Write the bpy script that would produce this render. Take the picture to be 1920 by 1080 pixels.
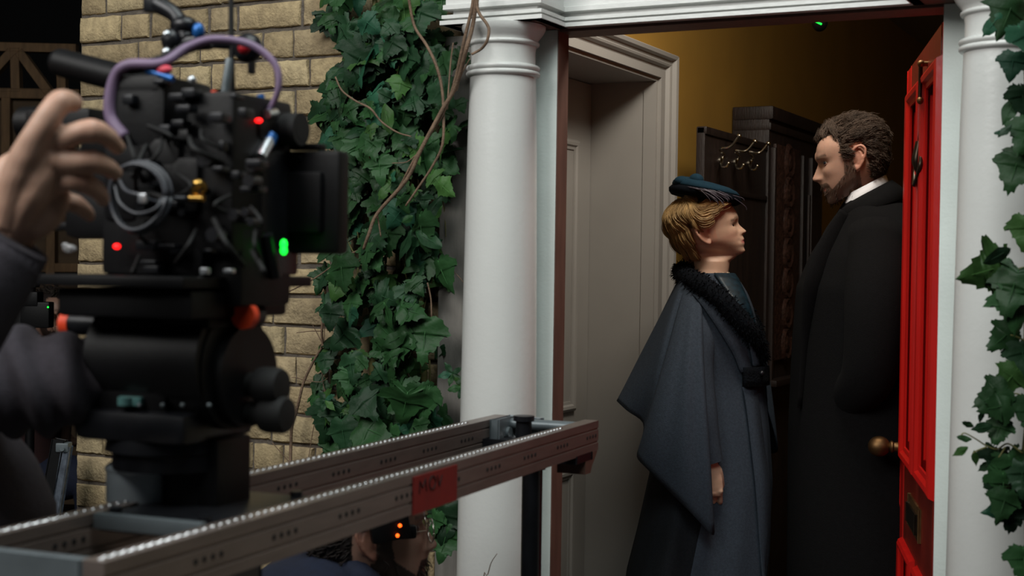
import bpy, bmesh, math, random
import numpy as np
from mathutils import Vector, Matrix, noise

for o in list(bpy.data.objects):
    bpy.data.objects.remove(o)
S = bpy.context.scene
COL = S.collection
random.seed(7)
R = math.radians
V = Vector

# ------------------------------------------------------------------ camera
FPX = 2700.0
TH, PITCH, ROLL = R(26.6), R(.89), .0145
CAM = V((.529, -3.09, 1.45))
AX = V((-math.sin(TH) * math.cos(PITCH), math.cos(TH) * math.cos(PITCH), -math.sin(PITCH)))
_r0 = V((math.cos(TH), math.sin(TH), 0))
_u0 = _r0.cross(AX)
RX = (_r0 * math.cos(ROLL) + _u0 * math.sin(ROLL)).normalized()
UX = (_u0 * math.cos(ROLL) - _r0 * math.sin(ROLL)).normalized()
cd = bpy.data.cameras.new('camera')
cam = bpy.data.objects.new('camera', cd)
COL.objects.link(cam)
mw = Matrix.Identity(4)
for i in range(3):
    mw[i][0], mw[i][1], mw[i][2], mw[i][3] = RX[i], UX[i], -AX[i], CAM[i]
cam.matrix_world = mw
cd.sensor_width = 36
cd.lens = FPX / 1920 * 36
cd.clip_start, cd.clip_end = .05, 100
cd.dof.use_dof = True
cd.dof.focus_distance = 4.1
cd.dof.aperture_fstop = 5.2
S.camera = cam

HR = _r0.copy()                                   # level right of the view
HA = V((-math.sin(TH), math.cos(TH), 0))          # level forward of the view
UP = V((0, 0, 1))

def ray(px, py):
    return AX + RX * ((px - 960) / FPX) - UX * ((py - 540) / FPX)
def at(px, py, z):
    return CAM + ray(px, py) * z
def on_y(px, py, y):
    d = ray(px, py)
    return CAM + d * ((y - CAM.y) / d.y)
def on_x(px, py, x):
    d = ray(px, py)
    return CAM + d * ((x - CAM.x) / d.x)
def on_plane(px, py, p, n):
    d = ray(px, py)
    return CAM + d * ((p - CAM).dot(n) / d.dot(n))

# ------------------------------------------------------------------ light
w = bpy.data.worlds.new('world')
S.world = w
w.use_nodes = True
w.node_tree.nodes['Background'].inputs[0].default_value = (.75, .88, 1, 1)
w.node_tree.nodes['Background'].inputs[1].default_value = .018

def area(name, loc, aim, size, power, color=(1, 1, 1), spread=180):
    l = bpy.data.lights.new(name, 'AREA')
    l.shape = 'RECTANGLE'
    l.size, l.size_y = size
    l.energy = power
    l.color = color
    l.spread = R(spread)
    o = bpy.data.objects.new(name, l)
    COL.objects.link(o)
    o.location = loc
    o.rotation_euler = (V(aim) - V(loc)).to_track_quat('-Z', 'Y').to_euler()
    return o
area('key_softbox', CAM + HA * .2 - HR * 2.6 + UP * 2.3, (-.6, 0, 1.4), (2.2, 1.8), 118, (1, .985, .95))
area('overhead_softbox', (.1, -1.9, 3.9), (-.7, -.6, 1.1), (1.8, 1.8), 62, (.92, 1, .98))
area('hall_lamp', (-.45, .45, 2.66), (-.85, 1.2, 1.2), (.5, .35), 17, (1, .93, .82))

S.view_settings.view_transform = 'Standard'
S.view_settings.look = 'None'
S.view_settings.gamma = 1
S.view_settings.exposure = 0
S.view_settings.use_curve_mapping = False

# ------------------------------------------------------------------ materials
def lin(c):
    return tuple((x / 255 / 12.92) if x / 255 <= .04045 else ((x / 255 + .055) / 1.055) ** 2.4 for x in c)

MATS = {}
def mat(name, rgb, rough=.6, metal=0., var=.12, scale=30., bump=0., bscale=None, attr=None, spec=.5,
        emit=None, sheen=0., coat=0., stretch=None, sss=0., trans=0., alpha=1.):
    if name in MATS:
        return MATS[name]
    m = bpy.data.materials.new(name)
    m.use_nodes = True
    nt = m.node_tree
    N, L = nt.nodes, nt.links
    b = N['Principled BSDF']
    b.inputs['Roughness'].default_value = rough
    b.inputs['Metallic'].default_value = metal
    b.inputs['Specular IOR Level'].default_value = spec
    b.inputs['Sheen Weight'].default_value = sheen
    b.inputs['Coat Weight'].default_value = coat
    b.inputs['Transmission Weight'].default_value = trans
    b.inputs['Alpha'].default_value = alpha
    if sss:
        b.inputs['Subsurface Weight'].default_value = sss
        b.inputs['Subsurface Radius'].default_value = (.012, .004, .002)
        b.inputs['Subsurface Scale'].default_value = .5
    c = lin(rgb)
    tc = N.new('ShaderNodeTexCoord')
    mp = N.new('ShaderNodeMapping')
    L.new(tc.outputs['Object'], mp.inputs['Vector'])
    if stretch:
        mp.inputs['Scale'].default_value = stretch
    nz = N.new('ShaderNodeTexNoise')
    nz.inputs['Scale'].default_value = scale
    nz.inputs['Detail'].default_value = 5
    L.new(mp.outputs[0], nz.inputs['Vector'])
    rp = N.new('ShaderNodeValToRGB')
    rp.color_ramp.elements[0].position = .3
    rp.color_ramp.elements[1].position = .7
    if attr:
        rp.color_ramp.elements[0].color = (1 - var,) * 3 + (1,)
        rp.color_ramp.elements[1].color = (1 + var * .6,) * 3 + (1,)
        at_ = N.new('ShaderNodeAttribute')
        at_.attribute_name = attr
        mx = N.new('ShaderNodeMix')
        mx.data_type = 'RGBA'
        mx.blend_type = 'MULTIPLY'
        mx.inputs[0].default_value = 1
        L.new(at_.outputs['Color'], mx.inputs[6])
        L.new(rp.outputs[0], mx.inputs[7])
        L.new(mx.outputs[2], b.inputs['Base Color'])
    else:
        rp.color_ramp.elements[0].color = tuple(x * (1 - var) for x in c) + (1,)
        rp.color_ramp.elements[1].color = tuple(min(1, x * (1 + var)) for x in c) + (1,)
        L.new(rp.outputs[0], b.inputs['Base Color'])
    L.new(nz.outputs[0], rp.inputs[0])
    if bump:
        n2 = N.new('ShaderNodeTexNoise')
        n2.inputs['Scale'].default_value = bscale or scale * 4
        n2.inputs['Detail'].default_value = 4
        L.new(mp.outputs[0], n2.inputs['Vector'])
        bp = N.new('ShaderNodeBump')
        bp.inputs['Strength'].default_value = bump
        bp.inputs['Distance'].default_value = .004
        L.new(n2.outputs[0], bp.inputs['Height'])
        L.new(bp.outputs[0], b.inputs['Normal'])
    if emit:
        b.inputs['Emission Color'].default_value = lin(rgb) + (1,)
        b.inputs['Emission Strength'].default_value = emit
    MATS[name] = m
    return m

WHITE = mat('white_gloss_paint', (212, 212, 209), .24, var=.03, scale=6, bump=.12, bscale=90)
WHITEG = mat('white_flat_paint', (214, 222, 218), .6, var=.05, scale=8, bump=.15, bscale=120)
GREYW = mat('weathered_grey_paint', (128, 124, 118), .75, var=.25, scale=5, bump=.3, bscale=60, stretch=(6, 6, 1))
HALLPAINT = mat('warm_grey_paint', (154, 150, 144), .5, var=.04, scale=5, bump=.08)
OCHRE = mat('ochre_plaster', (150, 112, 38), .8, var=.1, scale=3, bump=.1, bscale=150)
BROWN = mat('dull_brown', (98, 70, 60), .55, var=.2, scale=8, stretch=(6, 6, 1))  # one dull brown for the door reveal, soffits and slider bracket
BRICK = mat('buff_brick', (170, 140, 90), .9, var=.28, scale=45, bump=.9, bscale=140, attr='col')
MORTAR = mat('mortar', (104, 94, 82), .95, var=.25, scale=40, bump=.8, bscale=200)
RED = mat('red_gloss_paint', (176, 20, 15), .3, var=.1, scale=8, bump=.15, bscale=80, stretch=(6, 6, .6))
REDRAIL = mat('red_brown_gloss', (104, 26, 14), .35, var=.25, scale=8, bump=.2, bscale=60)  # top and lock rails coloured darker and browner than the stiles
BRASS = mat('aged_brass', (118, 90, 60), .5, 1, var=.25, scale=30)
DBRASS = mat('dark_bronze', (58, 50, 42), .35, .9, var=.3, scale=40)
STEELH = mat('hook_steel', (190, 182, 165), .25, 1, var=.1)
OAK = mat('dark_oak', (34, 23, 19), .55, var=.45, scale=10, bump=.3, bscale=60, stretch=(4, 4, .6))
OAKC = mat('carved_oak', (58, 37, 30), .55, var=.6, scale=55, bump=1, bscale=80)
FLOORM = mat('floor_boards', (60, 46, 34), .6, var=.3, scale=5, stretch=(8, 1, 1))
CONC = mat('studio_floor', (60, 58, 56), .8, var=.2, scale=3)
DARKM = mat('studio_black', (14, 14, 15), .9)
LEAF = mat('ivy_leaf', (40, 90, 40), .5, attr='col', var=.22, scale=25, bump=.35, bscale=70, spec=.22)
STEM = mat('vine_stem', (112, 90, 72), .8, var=.3, scale=60, bump=.5)
STEMG = mat('green_stem', (98, 96, 52), .7, var=.3, scale=60)
BLACK = mat('black_plastic', (9, 9, 11), .5, var=.2, scale=40, bump=.05, spec=.25)
BLACKM = mat('black_metal', (26, 27, 31), .35, .3, var=.2, scale=40)
RUBBER = mat('black_rubber', (10, 10, 11), .75)
GREYM = mat('grey_anodised', (100, 108, 112), .4, .3, var=.12, scale=20)
ALU = mat('slider_aluminium', (122, 110, 104), .38, .5, var=.12, scale=14, stretch=(1, 1, 6))
ALUS = mat('bright_steel', (215, 215, 218), .22, 1, var=.05)
TAPE = mat('red_tape', (136, 24, 18), .7, var=.12, scale=40)
INK = mat('black_ink', (22, 10, 10), .8)
ORANGE = mat('orange_rubber', (232, 72, 34), .5)
BLUEM = mat('blue_anodised', (30, 92, 160), .35, .4)
PURPLE = mat('purple_cable', (118, 98, 126), .5)
GREYC = mat('grey_cable', (58, 60, 66), .45)
GOLD = mat('gold_connector', (214, 170, 90), .3, 1)
SILVER = mat('silver_connector', (200, 205, 210), .3, .9)
LEDG = mat('green_led', (20, 255, 60), .4, emit=2.5)
LEDGD = mat('green_led_dim', (20, 220, 60), .4, emit=.8)
LEDR = mat('red_led', (255, 24, 24), .4, emit=3)
LEDO = mat('orange_led', (255, 90, 20), .4, emit=3)
CLOTHW = mat('grey_wool', (56, 64, 74), .95, var=.16, scale=160, bump=.5, bscale=500, spec=.15)
SKIRTW = mat('dark_wool', (27, 30, 34), .95, var=.18, scale=160, bump=.5, bscale=500, spec=.15)
FUR = mat('black_fur', (7, 11, 17), .95, var=.4, scale=90, bump=1, bscale=160, spec=.15)
TEAL = mat('teal_silk', (9, 32, 42), .5, var=.6, scale=70)
HATF = mat('teal_felt', (14, 42, 56), .9, var=.15, scale=90, spec=.2)
HATB = mat('navy_velvet', (6, 9, 15), .95, spec=.1, var=.2, scale=60)
FEATH = mat('dark_feather', (70, 64, 74), .55, var=.3, scale=60)
LACE = mat('cream_lace', (200, 180, 150), .8)
CLOTHM = mat('black_wool', (11, 11, 12), .95, var=.2, scale=120, bump=.4, bscale=500, spec=.15)
VELV = mat('black_velvet', (7, 7, 8), .9, var=.2, scale=90, spec=.15)
LINEN = mat('white_linen', (226, 226, 230), .7, var=.03)
NAVY = mat('navy_jacket', (22, 30, 52), .85, var=.2, scale=60, bump=.3)
HOOD = mat('charcoal_hoodie', (54, 50, 57), .95, var=.16, scale=120, bump=.5, bscale=400)
SKIN = mat('skin', (215, 165, 135), .5, attr='col', var=.05, scale=60, bump=.06, bscale=400, sss=.12)
HAIRW = mat('blonde_hair', (150, 110, 62), .5, attr='col', var=.15, scale=120, spec=.3)
HAIRM = mat('brown_hair', (62, 46, 36), .6, attr='col', var=.15, scale=120, spec=.2)
HAIRD = mat('dark_hair', (20, 15, 13), .6, attr='col', var=.3, spec=.25)
EYEM = mat('eye_surface', (230, 226, 220), .12, attr='col', var=.02)
WIRE = mat('glasses_wire', (190, 185, 175), .25, 1)
TIMB = mat('raw_timber', (96, 72, 46), .8, var=.25, scale=8, bump=.3, stretch=(5, 5, 1))
PLY = mat('plywood', (70, 54, 36), .85, var=.2, scale=4, stretch=(1, 1, 4))
MAROON = mat('maroon_fabric', (46, 22, 22), .9)
GLASSP = mat('clear_acrylic', (170, 170, 172), .12, var=.02, trans=.6)

# ------------------------------------------------------------------ mesh helpers
NB = bmesh.new
def obj(name, bm, m, parent=None, smooth=True, sharp=38, sub=0, solid=0, bev=0):
    me = bpy.data.meshes.new(name)
    bmesh.ops.recalc_face_normals(bm, faces=bm.faces)
    bm.to_mesh(me)
    bm.free()
    for p in me.polygons:
        p.use_smooth = smooth
    if smooth and sharp < 180:
        me.set_sharp_from_angle(angle=R(sharp))
    for mm in (m if isinstance(m, (list, tuple)) else [m]):
        me.materials.append(mm)
    o = bpy.data.objects.new(name, me)
    COL.objects.link(o)
    if parent:
        par(o, parent)
    if solid:
        md = o.modifiers.new('solid', 'SOLIDIFY')
        md.thickness = solid
        md.offset = 0
    if bev:
        md = o.modifiers.new('bevel', 'BEVEL')
        md.width = bev
        md.segments = 2
        md.limit_method = 'ANGLE'
    if sub:
        md = o.modifiers.new('sub', 'SUBSURF')
        md.levels = md.render_levels = sub
    return o

def wloc(o):
    m = Matrix.Translation(o.location)
    return m if not o.parent else wloc(o.parent) @ o.matrix_parent_inverse @ m if False else m
def par(o, p):
    o.parent = p
    if p.type == 'EMPTY':
        o.matrix_parent_inverse = Matrix.Translation(p.location).inverted()
    elif p.parent:
        o.matrix_parent_inverse = Matrix.Identity(4)

def tag(o, label=None, cat=None, group=None, kind=None):
    if label: o['label'] = label
    if cat: o['category'] = cat
    if group: o['group'] = group
    if kind: o['kind'] = kind
    return o
def thing(name, loc, label, cat, group=None):
    o = bpy.data.objects.new(name, None)
    o.empty_display_size = .1
    COL.objects.link(o)
    o.location = loc
    return tag(o, label, cat, group)
def struct(name, bm, m, **k):
    return tag(obj(name, bm, m, **k), kind='structure')

def basis(x, y, z):
    return Matrix((x, y, z)).transposed()
I3 = Matrix.Identity(3)

def box(bm, c, s, rot=None, bev=0, seg=2):
    g = bmesh.ops.create_cube(bm, size=1)
    vs = g['verts']
    rot = rot or I3
    c = V(c)
    for v in vs:
        v.co = rot @ V((v.co.x * s[0], v.co.y * s[1], v.co.z * s[2])) + c
    if bev:
        es = list({e for v in vs for e in v.link_edges})
        bmesh.ops.bevel(bm, geom=es, offset=bev, segments=seg, profile=.6, affect='EDGES', clamp_overlap=True)

def frame_of(d):
    d = d.normalized()
    a = V((0, 0, 1)) if abs(d.z) < .9 else V((1, 0, 0))
    x = d.cross(a).normalized()
    return x, d.cross(x).normalized()

def loft(bm, rings, closed=True, cap=True):
    vv = [[bm.verts.new(p) for p in r] for r in rings]
    n = len(vv[0])
    fs = []
    for i in range(len(vv) - 1):
        for j in range(n if closed else n - 1):
            k = (j + 1) % n
            fs.append(bm.faces.new((vv[i][j], vv[i][k], vv[i + 1][k], vv[i + 1][j])))
    if cap and closed:
        bm.faces.new(vv[0][::-1])
        bm.faces.new(vv[-1])
    return vv

def cyl(bm, p0, p1, r0, r1=None, n=24):
    p0, p1 = V(p0), V(p1)
    r1 = r0 if r1 is None else r1
    x, y = frame_of(p1 - p0)
    loft(bm, [[p + (x * math.cos(t) + y * math.sin(t)) * r for t in [2 * math.pi * k / n for k in range(n)]] for p, r in ((p0, r0), (p1, r1))])

def spline(pts, per=6):
    pts = [V(p) for p in pts]
    if len(pts) < 3:
        return [pts[0].lerp(pts[-1], t / per) for t in range(per + 1)]
    out = []
    P = [pts[0] * 2 - pts[1]] + pts + [pts[-1] * 2 - pts[-2]]
    for i in range(1, len(P) - 2):
        for k in range(per):
            t = k / per
            a, b, c, d = P[i - 1], P[i], P[i + 1], P[i + 2]
            out.append(.5 * ((2 * b) + (c - a) * t + (2 * a - 5 * b + 4 * c - d) * t * t + (3 * b - a - 3 * c + d) * t ** 3))
    out.append(pts[-1])
    return out

def tube(bm, pts, rad, n=8, per=6, flat=1., smoothed=True):
    p = spline(pts, per) if smoothed else [V(q) for q in pts]
    m = len(p)
    if not hasattr(rad, '__len__'):
        rad = [rad, rad]
    rr = np.interp(np.linspace(0, 1, m), np.linspace(0, 1, len(rad)), rad)
    x, y = frame_of(p[1] - p[0])
    rings = []
    for i in range(m):
        d = (p[min(i + 1, m - 1)] - p[max(i - 1, 0)])
        if d.length < 1e-9:
            d = V((0, 0, 1))
        d.normalize()
        x = (x - d * x.dot(d))
        if x.length < 1e-6:
            x, _ = frame_of(d)
        x.normalize()
        y = d.cross(x)
        rings.append([p[i] + (x * math.cos(t) * flat + y * math.sin(t)) * rr[i] for t in [2 * math.pi * k / n for k in range(n)]])
    return loft(bm, rings)

def lathe(bm, prof, c=(0, 0, 0), n=40, rot=None):
    rot = rot or I3
    c = V(c)
    loft(bm, [[c + rot @ V((r * math.cos(t), r * math.sin(t), z)) for t in [2 * math.pi * k / n for k in range(n)]] for r, z in prof])

def ball(bm, c, r, rot=None, seg=20):
    rr = r if hasattr(r, '__len__') else (r, r, r)
    g = bmesh.ops.create_uvsphere(bm, u_segments=seg, v_segments=seg * 2 // 3, radius=1)
    rot = rot or I3
    for v in g['verts']:
        v.co = rot @ V((v.co.x * rr[0], v.co.y * rr[1], v.co.z * rr[2])) + V(c)

def prism(bm, poly, nrm):
    """closed 3D polygon pushed along nrm"""
    a = [bm.verts.new(p) for p in poly]
    b = [bm.verts.new(V(p) + nrm) for p in poly]
    n = len(a)
    bm.faces.new(a[::-1])
    bm.faces.new(b)
    for i in range(n):
        bm.faces.new((a[i], a[(i + 1) % n], b[(i + 1) % n], b[i]))

def sweep(bm, path, prof, out):
    """profile (offset, z) swept along a level open path with mitred corners; out(i) gives the outward vector at node i"""
    loft(bm, [[p + out[i] * o + UP * z for o, z in prof] for i, p in enumerate(path)], closed=True, cap=True)

def fuse(bm, vox, sm=2):
    me = bpy.data.meshes.new('tmp')
    bmesh.ops.recalc_face_normals(bm, faces=bm.faces)
    bm.to_mesh(me)
    bm.free()
    o = bpy.data.objects.new('tmp', me)
    COL.objects.link(o)
    md = o.modifiers.new('r', 'REMESH')
    md.mode = 'VOXEL'
    md.voxel_size = vox
    if sm:
        s = o.modifiers.new('s', 'SMOOTH')
        s.iterations = sm
        s.factor = .5
    bpy.context.view_layer.update()
    dg = bpy.context.evaluated_depsgraph_get()
    ev = o.evaluated_get(dg)
    b2 = NB()
    m2 = ev.to_mesh()
    b2.from_mesh(m2)
    ev.to_mesh_clear()
    bpy.data.objects.remove(o)
    bpy.data.meshes.remove(me)
    return b2

def color_verts(o, fn):
    me = o.data
    a = me.color_attributes.new('col', 'FLOAT_COLOR', 'POINT')
    buf = np.ones((len(me.vertices), 4), dtype=np.float32)
    for i, v in enumerate(me.vertices):
        buf[i, :3] = fn(v.co)
    a.data.foreach_set('color', buf.ravel())

class CB:
    """bmesh with a colour per added piece"""
    def __init__(s):
        s.bm = NB()
        s.lay = s.bm.verts.layers.float_color.new('col')
        s.n = 0
    def paint(s, rgb):
        s.bm.verts.ensure_lookup_table()
        c = tuple(rgb) + (1,)
        for i in range(s.n, len(s.bm.verts)):
            s.bm.verts[i][s.lay] = c
        s.n = len(s.bm.verts)
def jit(rgb, k):
    f = 1 + random.uniform(-k, k)
    return tuple(min(1, c * f) for c in rgb)

# ================================================================== SETTING
# ---- studio ground and house floor
bm = NB(); box(bm, (0, 3, -.21), (30, 30, .1)); struct('ground', bm, CONC, smooth=False)
bm = NB(); box(bm, (-.3, 3.15, -.08), (2.4, 6.4, .16)); struct('floor', bm, FLOORM, smooth=False)

# ---- buff brick wall (bricks and mortar are one wall)
C = CB()
box(C.bm, (-1.655, .026, 1.5), (1.48, .034, 3.4)); box(C.bm, (1.1, .026, 1.5), (1.6, .034, 3.4)); C.paint((.118, .098, .08))
course = .0772
z = 1.362 - course * 20
row = 0
rnd = random.Random(3)
spans = [(-2.397, -1.13, -1.05), (.34, 1.86, 1.9)]
while z < 3.15:
  for xs_, xe_, xm_ in spans:
    x = xs_
    k = row % 2
    x += 0 if k else -.0
    first = True
    while x < xe_:
        L = .207 if (k == 0) else .1
        if rnd.random() < .22: L = .207 if L < .15 else .1
        if first and k: L = .15
        first = False
        L += rnd.uniform(-.008, .008)
        k = 1 - k if rnd.random() < .62 else k
        x1 = min(x + L, xm_)
        g = rnd.uniform(.004, .0075)
        pr = rnd.uniform(-.004, .003)
        a0, a1 = x + g * .8, x1 - g * .8
        b0, b1 = z + g, z + course - g * .9
        rings = []
        def outline(ins, y):
            nx = 6
            pts = []
            for i in range(nx): pts.append((a0 + ins + (a1 - a0 - 2 * ins) * i / nx, b0 + ins))
            for i in range(3): pts.append((a1 - ins, b0 + ins + (b1 - b0 - 2 * ins) * i / 3))
            for i in range(nx): pts.append((a1 - ins - (a1 - a0 - 2 * ins) * i / nx, b1 - ins))
            for i in range(3): pts.append((a0 + ins, b1 - ins - (b1 - b0 - 2 * ins) * i / 3))
            return [V((p + rnd.uniform(-.0016, .0016), y + rnd.uniform(-.0012, .0012), q + rnd.uniform(-.0016, .0016))) for p, q in pts]
        loft(C.bm, [outline(0, .03), outline(0, .005 + pr), outline(.004, pr + .0005)])
        base = rnd.choice([(.415, .318, .178), (.385, .292, .165), (.44, .345, .2), (.35, .265, .148), (.41, .315, .185)])
        f = rnd.uniform(.82, 1.12)
        C.paint(tuple(c * f for c in base))
        x = x1
  z += course
  row += 1
struct('wall_front', C.bm, BRICK, sharp=50)

# ---- wall face around the doorway: boards behind the columns, strip over the door
bm = NB()
box(bm, (-1.092, -.025, .9), (.204, .05, 2.2)); struct('trim_1', bm, GREYW, bev=.003)
bm = NB()
box(bm, (-.937, -.025, .9), (.108, .05, 2.2))
box(bm, (-1.068, -.03, .9), (.04, .06, 2.2), bev=.003)
struct('trim_2', bm, WHITEG, bev=.002)
bm = NB(); box(bm, (-.8818, -.0235, .9), (.0026, .056, 2.2)); struct('trim_3', bm, BROWN, smooth=False)
bm = NB(); box(bm, (.17, -.025, .9), (.366, .05, 2.2)); struct('trim_4', bm, WHITEG, bev=.002)
bm = NB(); box(bm, (-.4, .026, 2.6), (1.3, .034, 1.2)); struct('wall_upper', bm, OCHRE, smooth=False)
bm = NB(); box(bm, (-.4475, .0, 1.998), (.9, .09, .008)); struct('trim_5', bm, BROWN, smooth=False)

# ---- entablature breaking forward over the two columns
YB, YL = -.2, -.05
prof = [(0.0, 2.0), (.026, 2.0), (.026, 2.0095), (.013, 2.0105), (.013, 2.0135), (.023, 2.0145), (.023, 2.0225), (.003, 2.0235), (.003, 2.0345),
        (.021, 2.0355), (.021, 2.046), (.016, 2.048), (.016, 2.20), (.04, 2.215), (.07, 2.25), (.07, 2.5), (-.06, 2.5), (-.06, 2.0)]
def o2(a, b): return V((a, b, 0))
path = [V((-1.087, .0, 0)), V((-1.087, YL, 0)), V((-1.087, YB + .024, 0)), V((-.879, YB + .024, 0)), V((-.879, YL, 0)), V((-.05, YL, 0)), V((-.05, YB + .024, 0)),
        V((.30, YB + .024, 0)), V((.30, YL, 0)), V((.8, YL, 0))]
outs = [o2(-1, 0), o2(-1, -1), o2(-1, -1), o2(1, -1), o2(1, -1), o2(-1, -1), o2(-1, -1), o2(1, -1), o2(1, -1), o2(0, -1)]
bm = NB()
rings = []
P2 = []
for p, o in zip(path, outs):
    rings.append([p + o * q + UP * zz for q, zz in [(q, zz) for q, zz in prof if q >= 0]])
loft(bm, rings, closed=False, cap=False)
# solid cores and soffits of the breaks
box(bm, (-.983, (YB + .026 + 0) / 2, 2.22), (.205, -(YB + .026), .43))
box(bm, (.125, (YB + .026 + 0) / 2, 2.22), (.345, -(YB + .026), .43))
box(bm, (-.15, -.0245, 2.25), (1.86, .049, .494))
ent = struct('trim_6', bm, WHITE, sharp=25)
bm = NB()
for xa, xb in ((-1.11, -.857), (-.073, .323)):
    box(bm, ((xa + xb) / 2, -.1, 2.003), (xb - xa, .2, .006))
struct('trim_7', bm, BROWN, smooth=False)

# ---- the two columns
def column(x, label):
    t = thing('column', (x, -.132, -.16), label, 'column', 'columns of the door surround')
    bm = NB()
    r = [(.0945, .06), (.0935, .5), (.0905, 1.0), (.0855, 1.5), (.0800, 1.9), (.0762, 2.035), (.0765, 2.043)]
    lathe(bm, r, (x, -.132, -.16), 64); obj('shaft', bm, WHITE, t)
    bm = NB()
    pr = [(.0762, 2.04)]
    for zc, rr in ((2.0485, .0065), (2.0615, .0065)):
        for k in range(9):
            a = -math.pi / 2 + math.pi * k / 8
            pr.append((.0785 + rr * 1.1 * math.cos(a), zc + rr * math.sin(a)))
    pr.append((.0745, 2.07))
    lathe(bm, pr, (x, -.132, -.16), 64); obj('neck_ring', bm, WHITE, t)
    bm = NB()
    pr = [(.0745, 2.068), (.0742, 2.1), (.076, 2.112)]
    for k in range(7):
        a = -math.pi / 2 + math.pi * k / 6
        pr.append((.0785 + .005 * math.cos(a), 2.118 + .005 * math.sin(a)))
    pr += [(.079, 2.125), (.084, 2.132), (.0915, 2.141), (.0965, 2.15), (.097, 2.158), (.09, 2.1605)]
    lathe(bm, pr, (x, -.132, -.16), 64); obj('capital', bm, WHITE, t, sharp=50)
    bm = NB()
    lathe(bm, [(.12, 0), (.12, .03), (.126, .04), (.126, .06), (.112, .07), (.108, .08), (.11, .09), (.1, .1), (.09, .1)], (x, -.132, -.16), 48); obj('base', bm, WHITE, t)
column(-.983, 'white column beside the ivy-covered brick wall, behind the camera slider')
column(.118, 'white column beside the red door with ivy hanging over its edge')

# ---- hall: side wall with a deep doorway, far wall, right wall, ceiling
XW = -1.15
Y0, Y1, ZD = .44, 1.298, 2.065
bm = NB()
box(bm, (XW - .13, (.044 + Y0) / 2, 1.4), (.26, Y0 - .044, 2.8))
box(bm, (XW - .13, (Y1 + 6.3) / 2, 1.4), (.26, 6.3 - Y1, 2.8))
box(bm, (XW - .13, (Y0 + Y1) / 2, (ZD + 2.8) / 2), (.26, Y1 - Y0, 2.8 - ZD))
struct('wall_left', bm, OCHRE, smooth=False)
bm = NB(); box(bm, (-.3, 6.35, 1.4), (2.4, .1, 2.8)); struct('wall_back', bm, OCHRE, smooth=False)
bm = NB(); box(bm, (.62, 3.2, 1.4), (.1, 6.3, 2.8)); struct('wall_right', bm, OCHRE, smooth=False)
bm = NB(); box(bm, (-.3, 3.2, 2.85), (2.4, 6.4, .1)); struct('ceiling', bm, HALLPAINT, smooth=False)
# jamb lining and moulded casing
bm = NB()
XJ = -1.40
box(bm, ((XW + XJ) / 2, Y1 - .006, ZD / 2), (XW - XJ, .012, ZD))
box(bm, ((XW + XJ) / 2, Y0 + .006, ZD / 2), (XW - XJ, .012, ZD))
box(bm, ((XW + XJ) / 2, (Y0 + Y1) / 2, ZD - .006), (XW - XJ, Y1 - Y0 - .024, .012))
box(bm, (XW - .021, Y1 - .0135, ZD / 2), (.044, .004, ZD - .03))
struct('trim_8', bm, HALLPAINT, smooth=False)
bm = NB()
cp = [(0, 0), (0, .012), (.03, .014), (.034, .008), (.044, .008), (.05, .022), (.058, .025), (.064, .018), (.076, .02), (.081, .034), (.094, .037), (.1, .03), (.1, 0)]
nodes = [((Y0, 0), (-1, 0)), ((Y0, ZD), (-1, .82)), ((Y1, ZD), (1, .82)), ((Y1, 0), (1, 0))]
loft(bm, [[V((XW + p, n[0] + d[0] * o, n[1] + d[1] * o)) for o, p in cp] for n, d in nodes])
struct('trim_9', bm, HALLPAINT, sharp=20)
# inner door standing closed at the back of that doorway
def panel_frame(bm, o, ex, ez, n, s0, s1, z0, z1, wd, hh, rec):
    """raised moulding frame round a panel on a door face: o origin, ex along, ez up, n outward"""
    pr = [(0, 0), (.15, .75), (.35, 1), (.6, .85), (.75, .4), (1, .3), (1, 0)]
    cs = [(s0, z0, 1, 1), (s1, z0, -1, 1), (s1, z1, -1, -1), (s0, z1, 1, -1)]
    rings = [[o + ex * (s + ds * wd * u) + ez * (zz + dz * wd * u) + n * (hh * v) for u, v in pr] for s, zz, ds, dz in cs]
    rings.append(rings[0])
    loft(bm, rings, closed=True, cap=False)
d2 = NB()
box(d2, (XJ + .012, (Y0 + Y1) / 2, ZD / 2), (.02, Y1 - Y0 - .03, ZD - .03))
door2 = struct('door_2', d2, HALLPAINT, smooth=False)
bm = NB()
for za, zb in ((.98, 1.86), (.22, .8)):
    for ya, yb in ((Y0 + .1, .84), (.91, Y1 - .12)):
        panel_frame(bm, V((XJ + .022, 0, 0)), V((0, 1, 0)), UP, V((1, 0, 0)), ya, yb, za, zb, .035, .014, 0)
obj('panel_moulding', bm, HALLPAINT, door2, sharp=25)

# ---- red front door, standing open into the hall
H = V((-.012, .004, 0))
rr = ray(1702.6, 135)
PF = CAM + rr * ((1.985 - 1.45) / rr.z)
D = PF - H; D.z = 0
LW = D.length
D.normalize()
NL = V((-D.y, D.x, 0))          # face seen from the street
DT = .044
def dp(s, z, out=0): return H + D * s + UP * z + NL * out
door = thing('door_1', H, 'red panelled front door standing open into the hall', 'door')
door['kind'] = 'structure'
MD = basis(D, NL, UP)
def dbox(bm, s0, s1, z0, z1, o0, o1, bev=.002):
    box(bm, dp((s0 + s1) / 2, (z0 + z1) / 2, (o0 + o1) / 2), (s1 - s0, o1 - o0, z1 - z0), MD, bev)
c0 = (.105, LW * .455); c1 = (LW * .545, LW - .105)
zr = [.02, .22, .74, .965, 1.86, 1.985]
for nm, s0, s1 in (('stile', 0, c0[0]), ('stile', c1[1], LW)):
    bm = NB(); dbox(bm, s0, s1, .02, 1.985, -DT, 0); obj(nm, bm, RED, door, bev=0)
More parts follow.
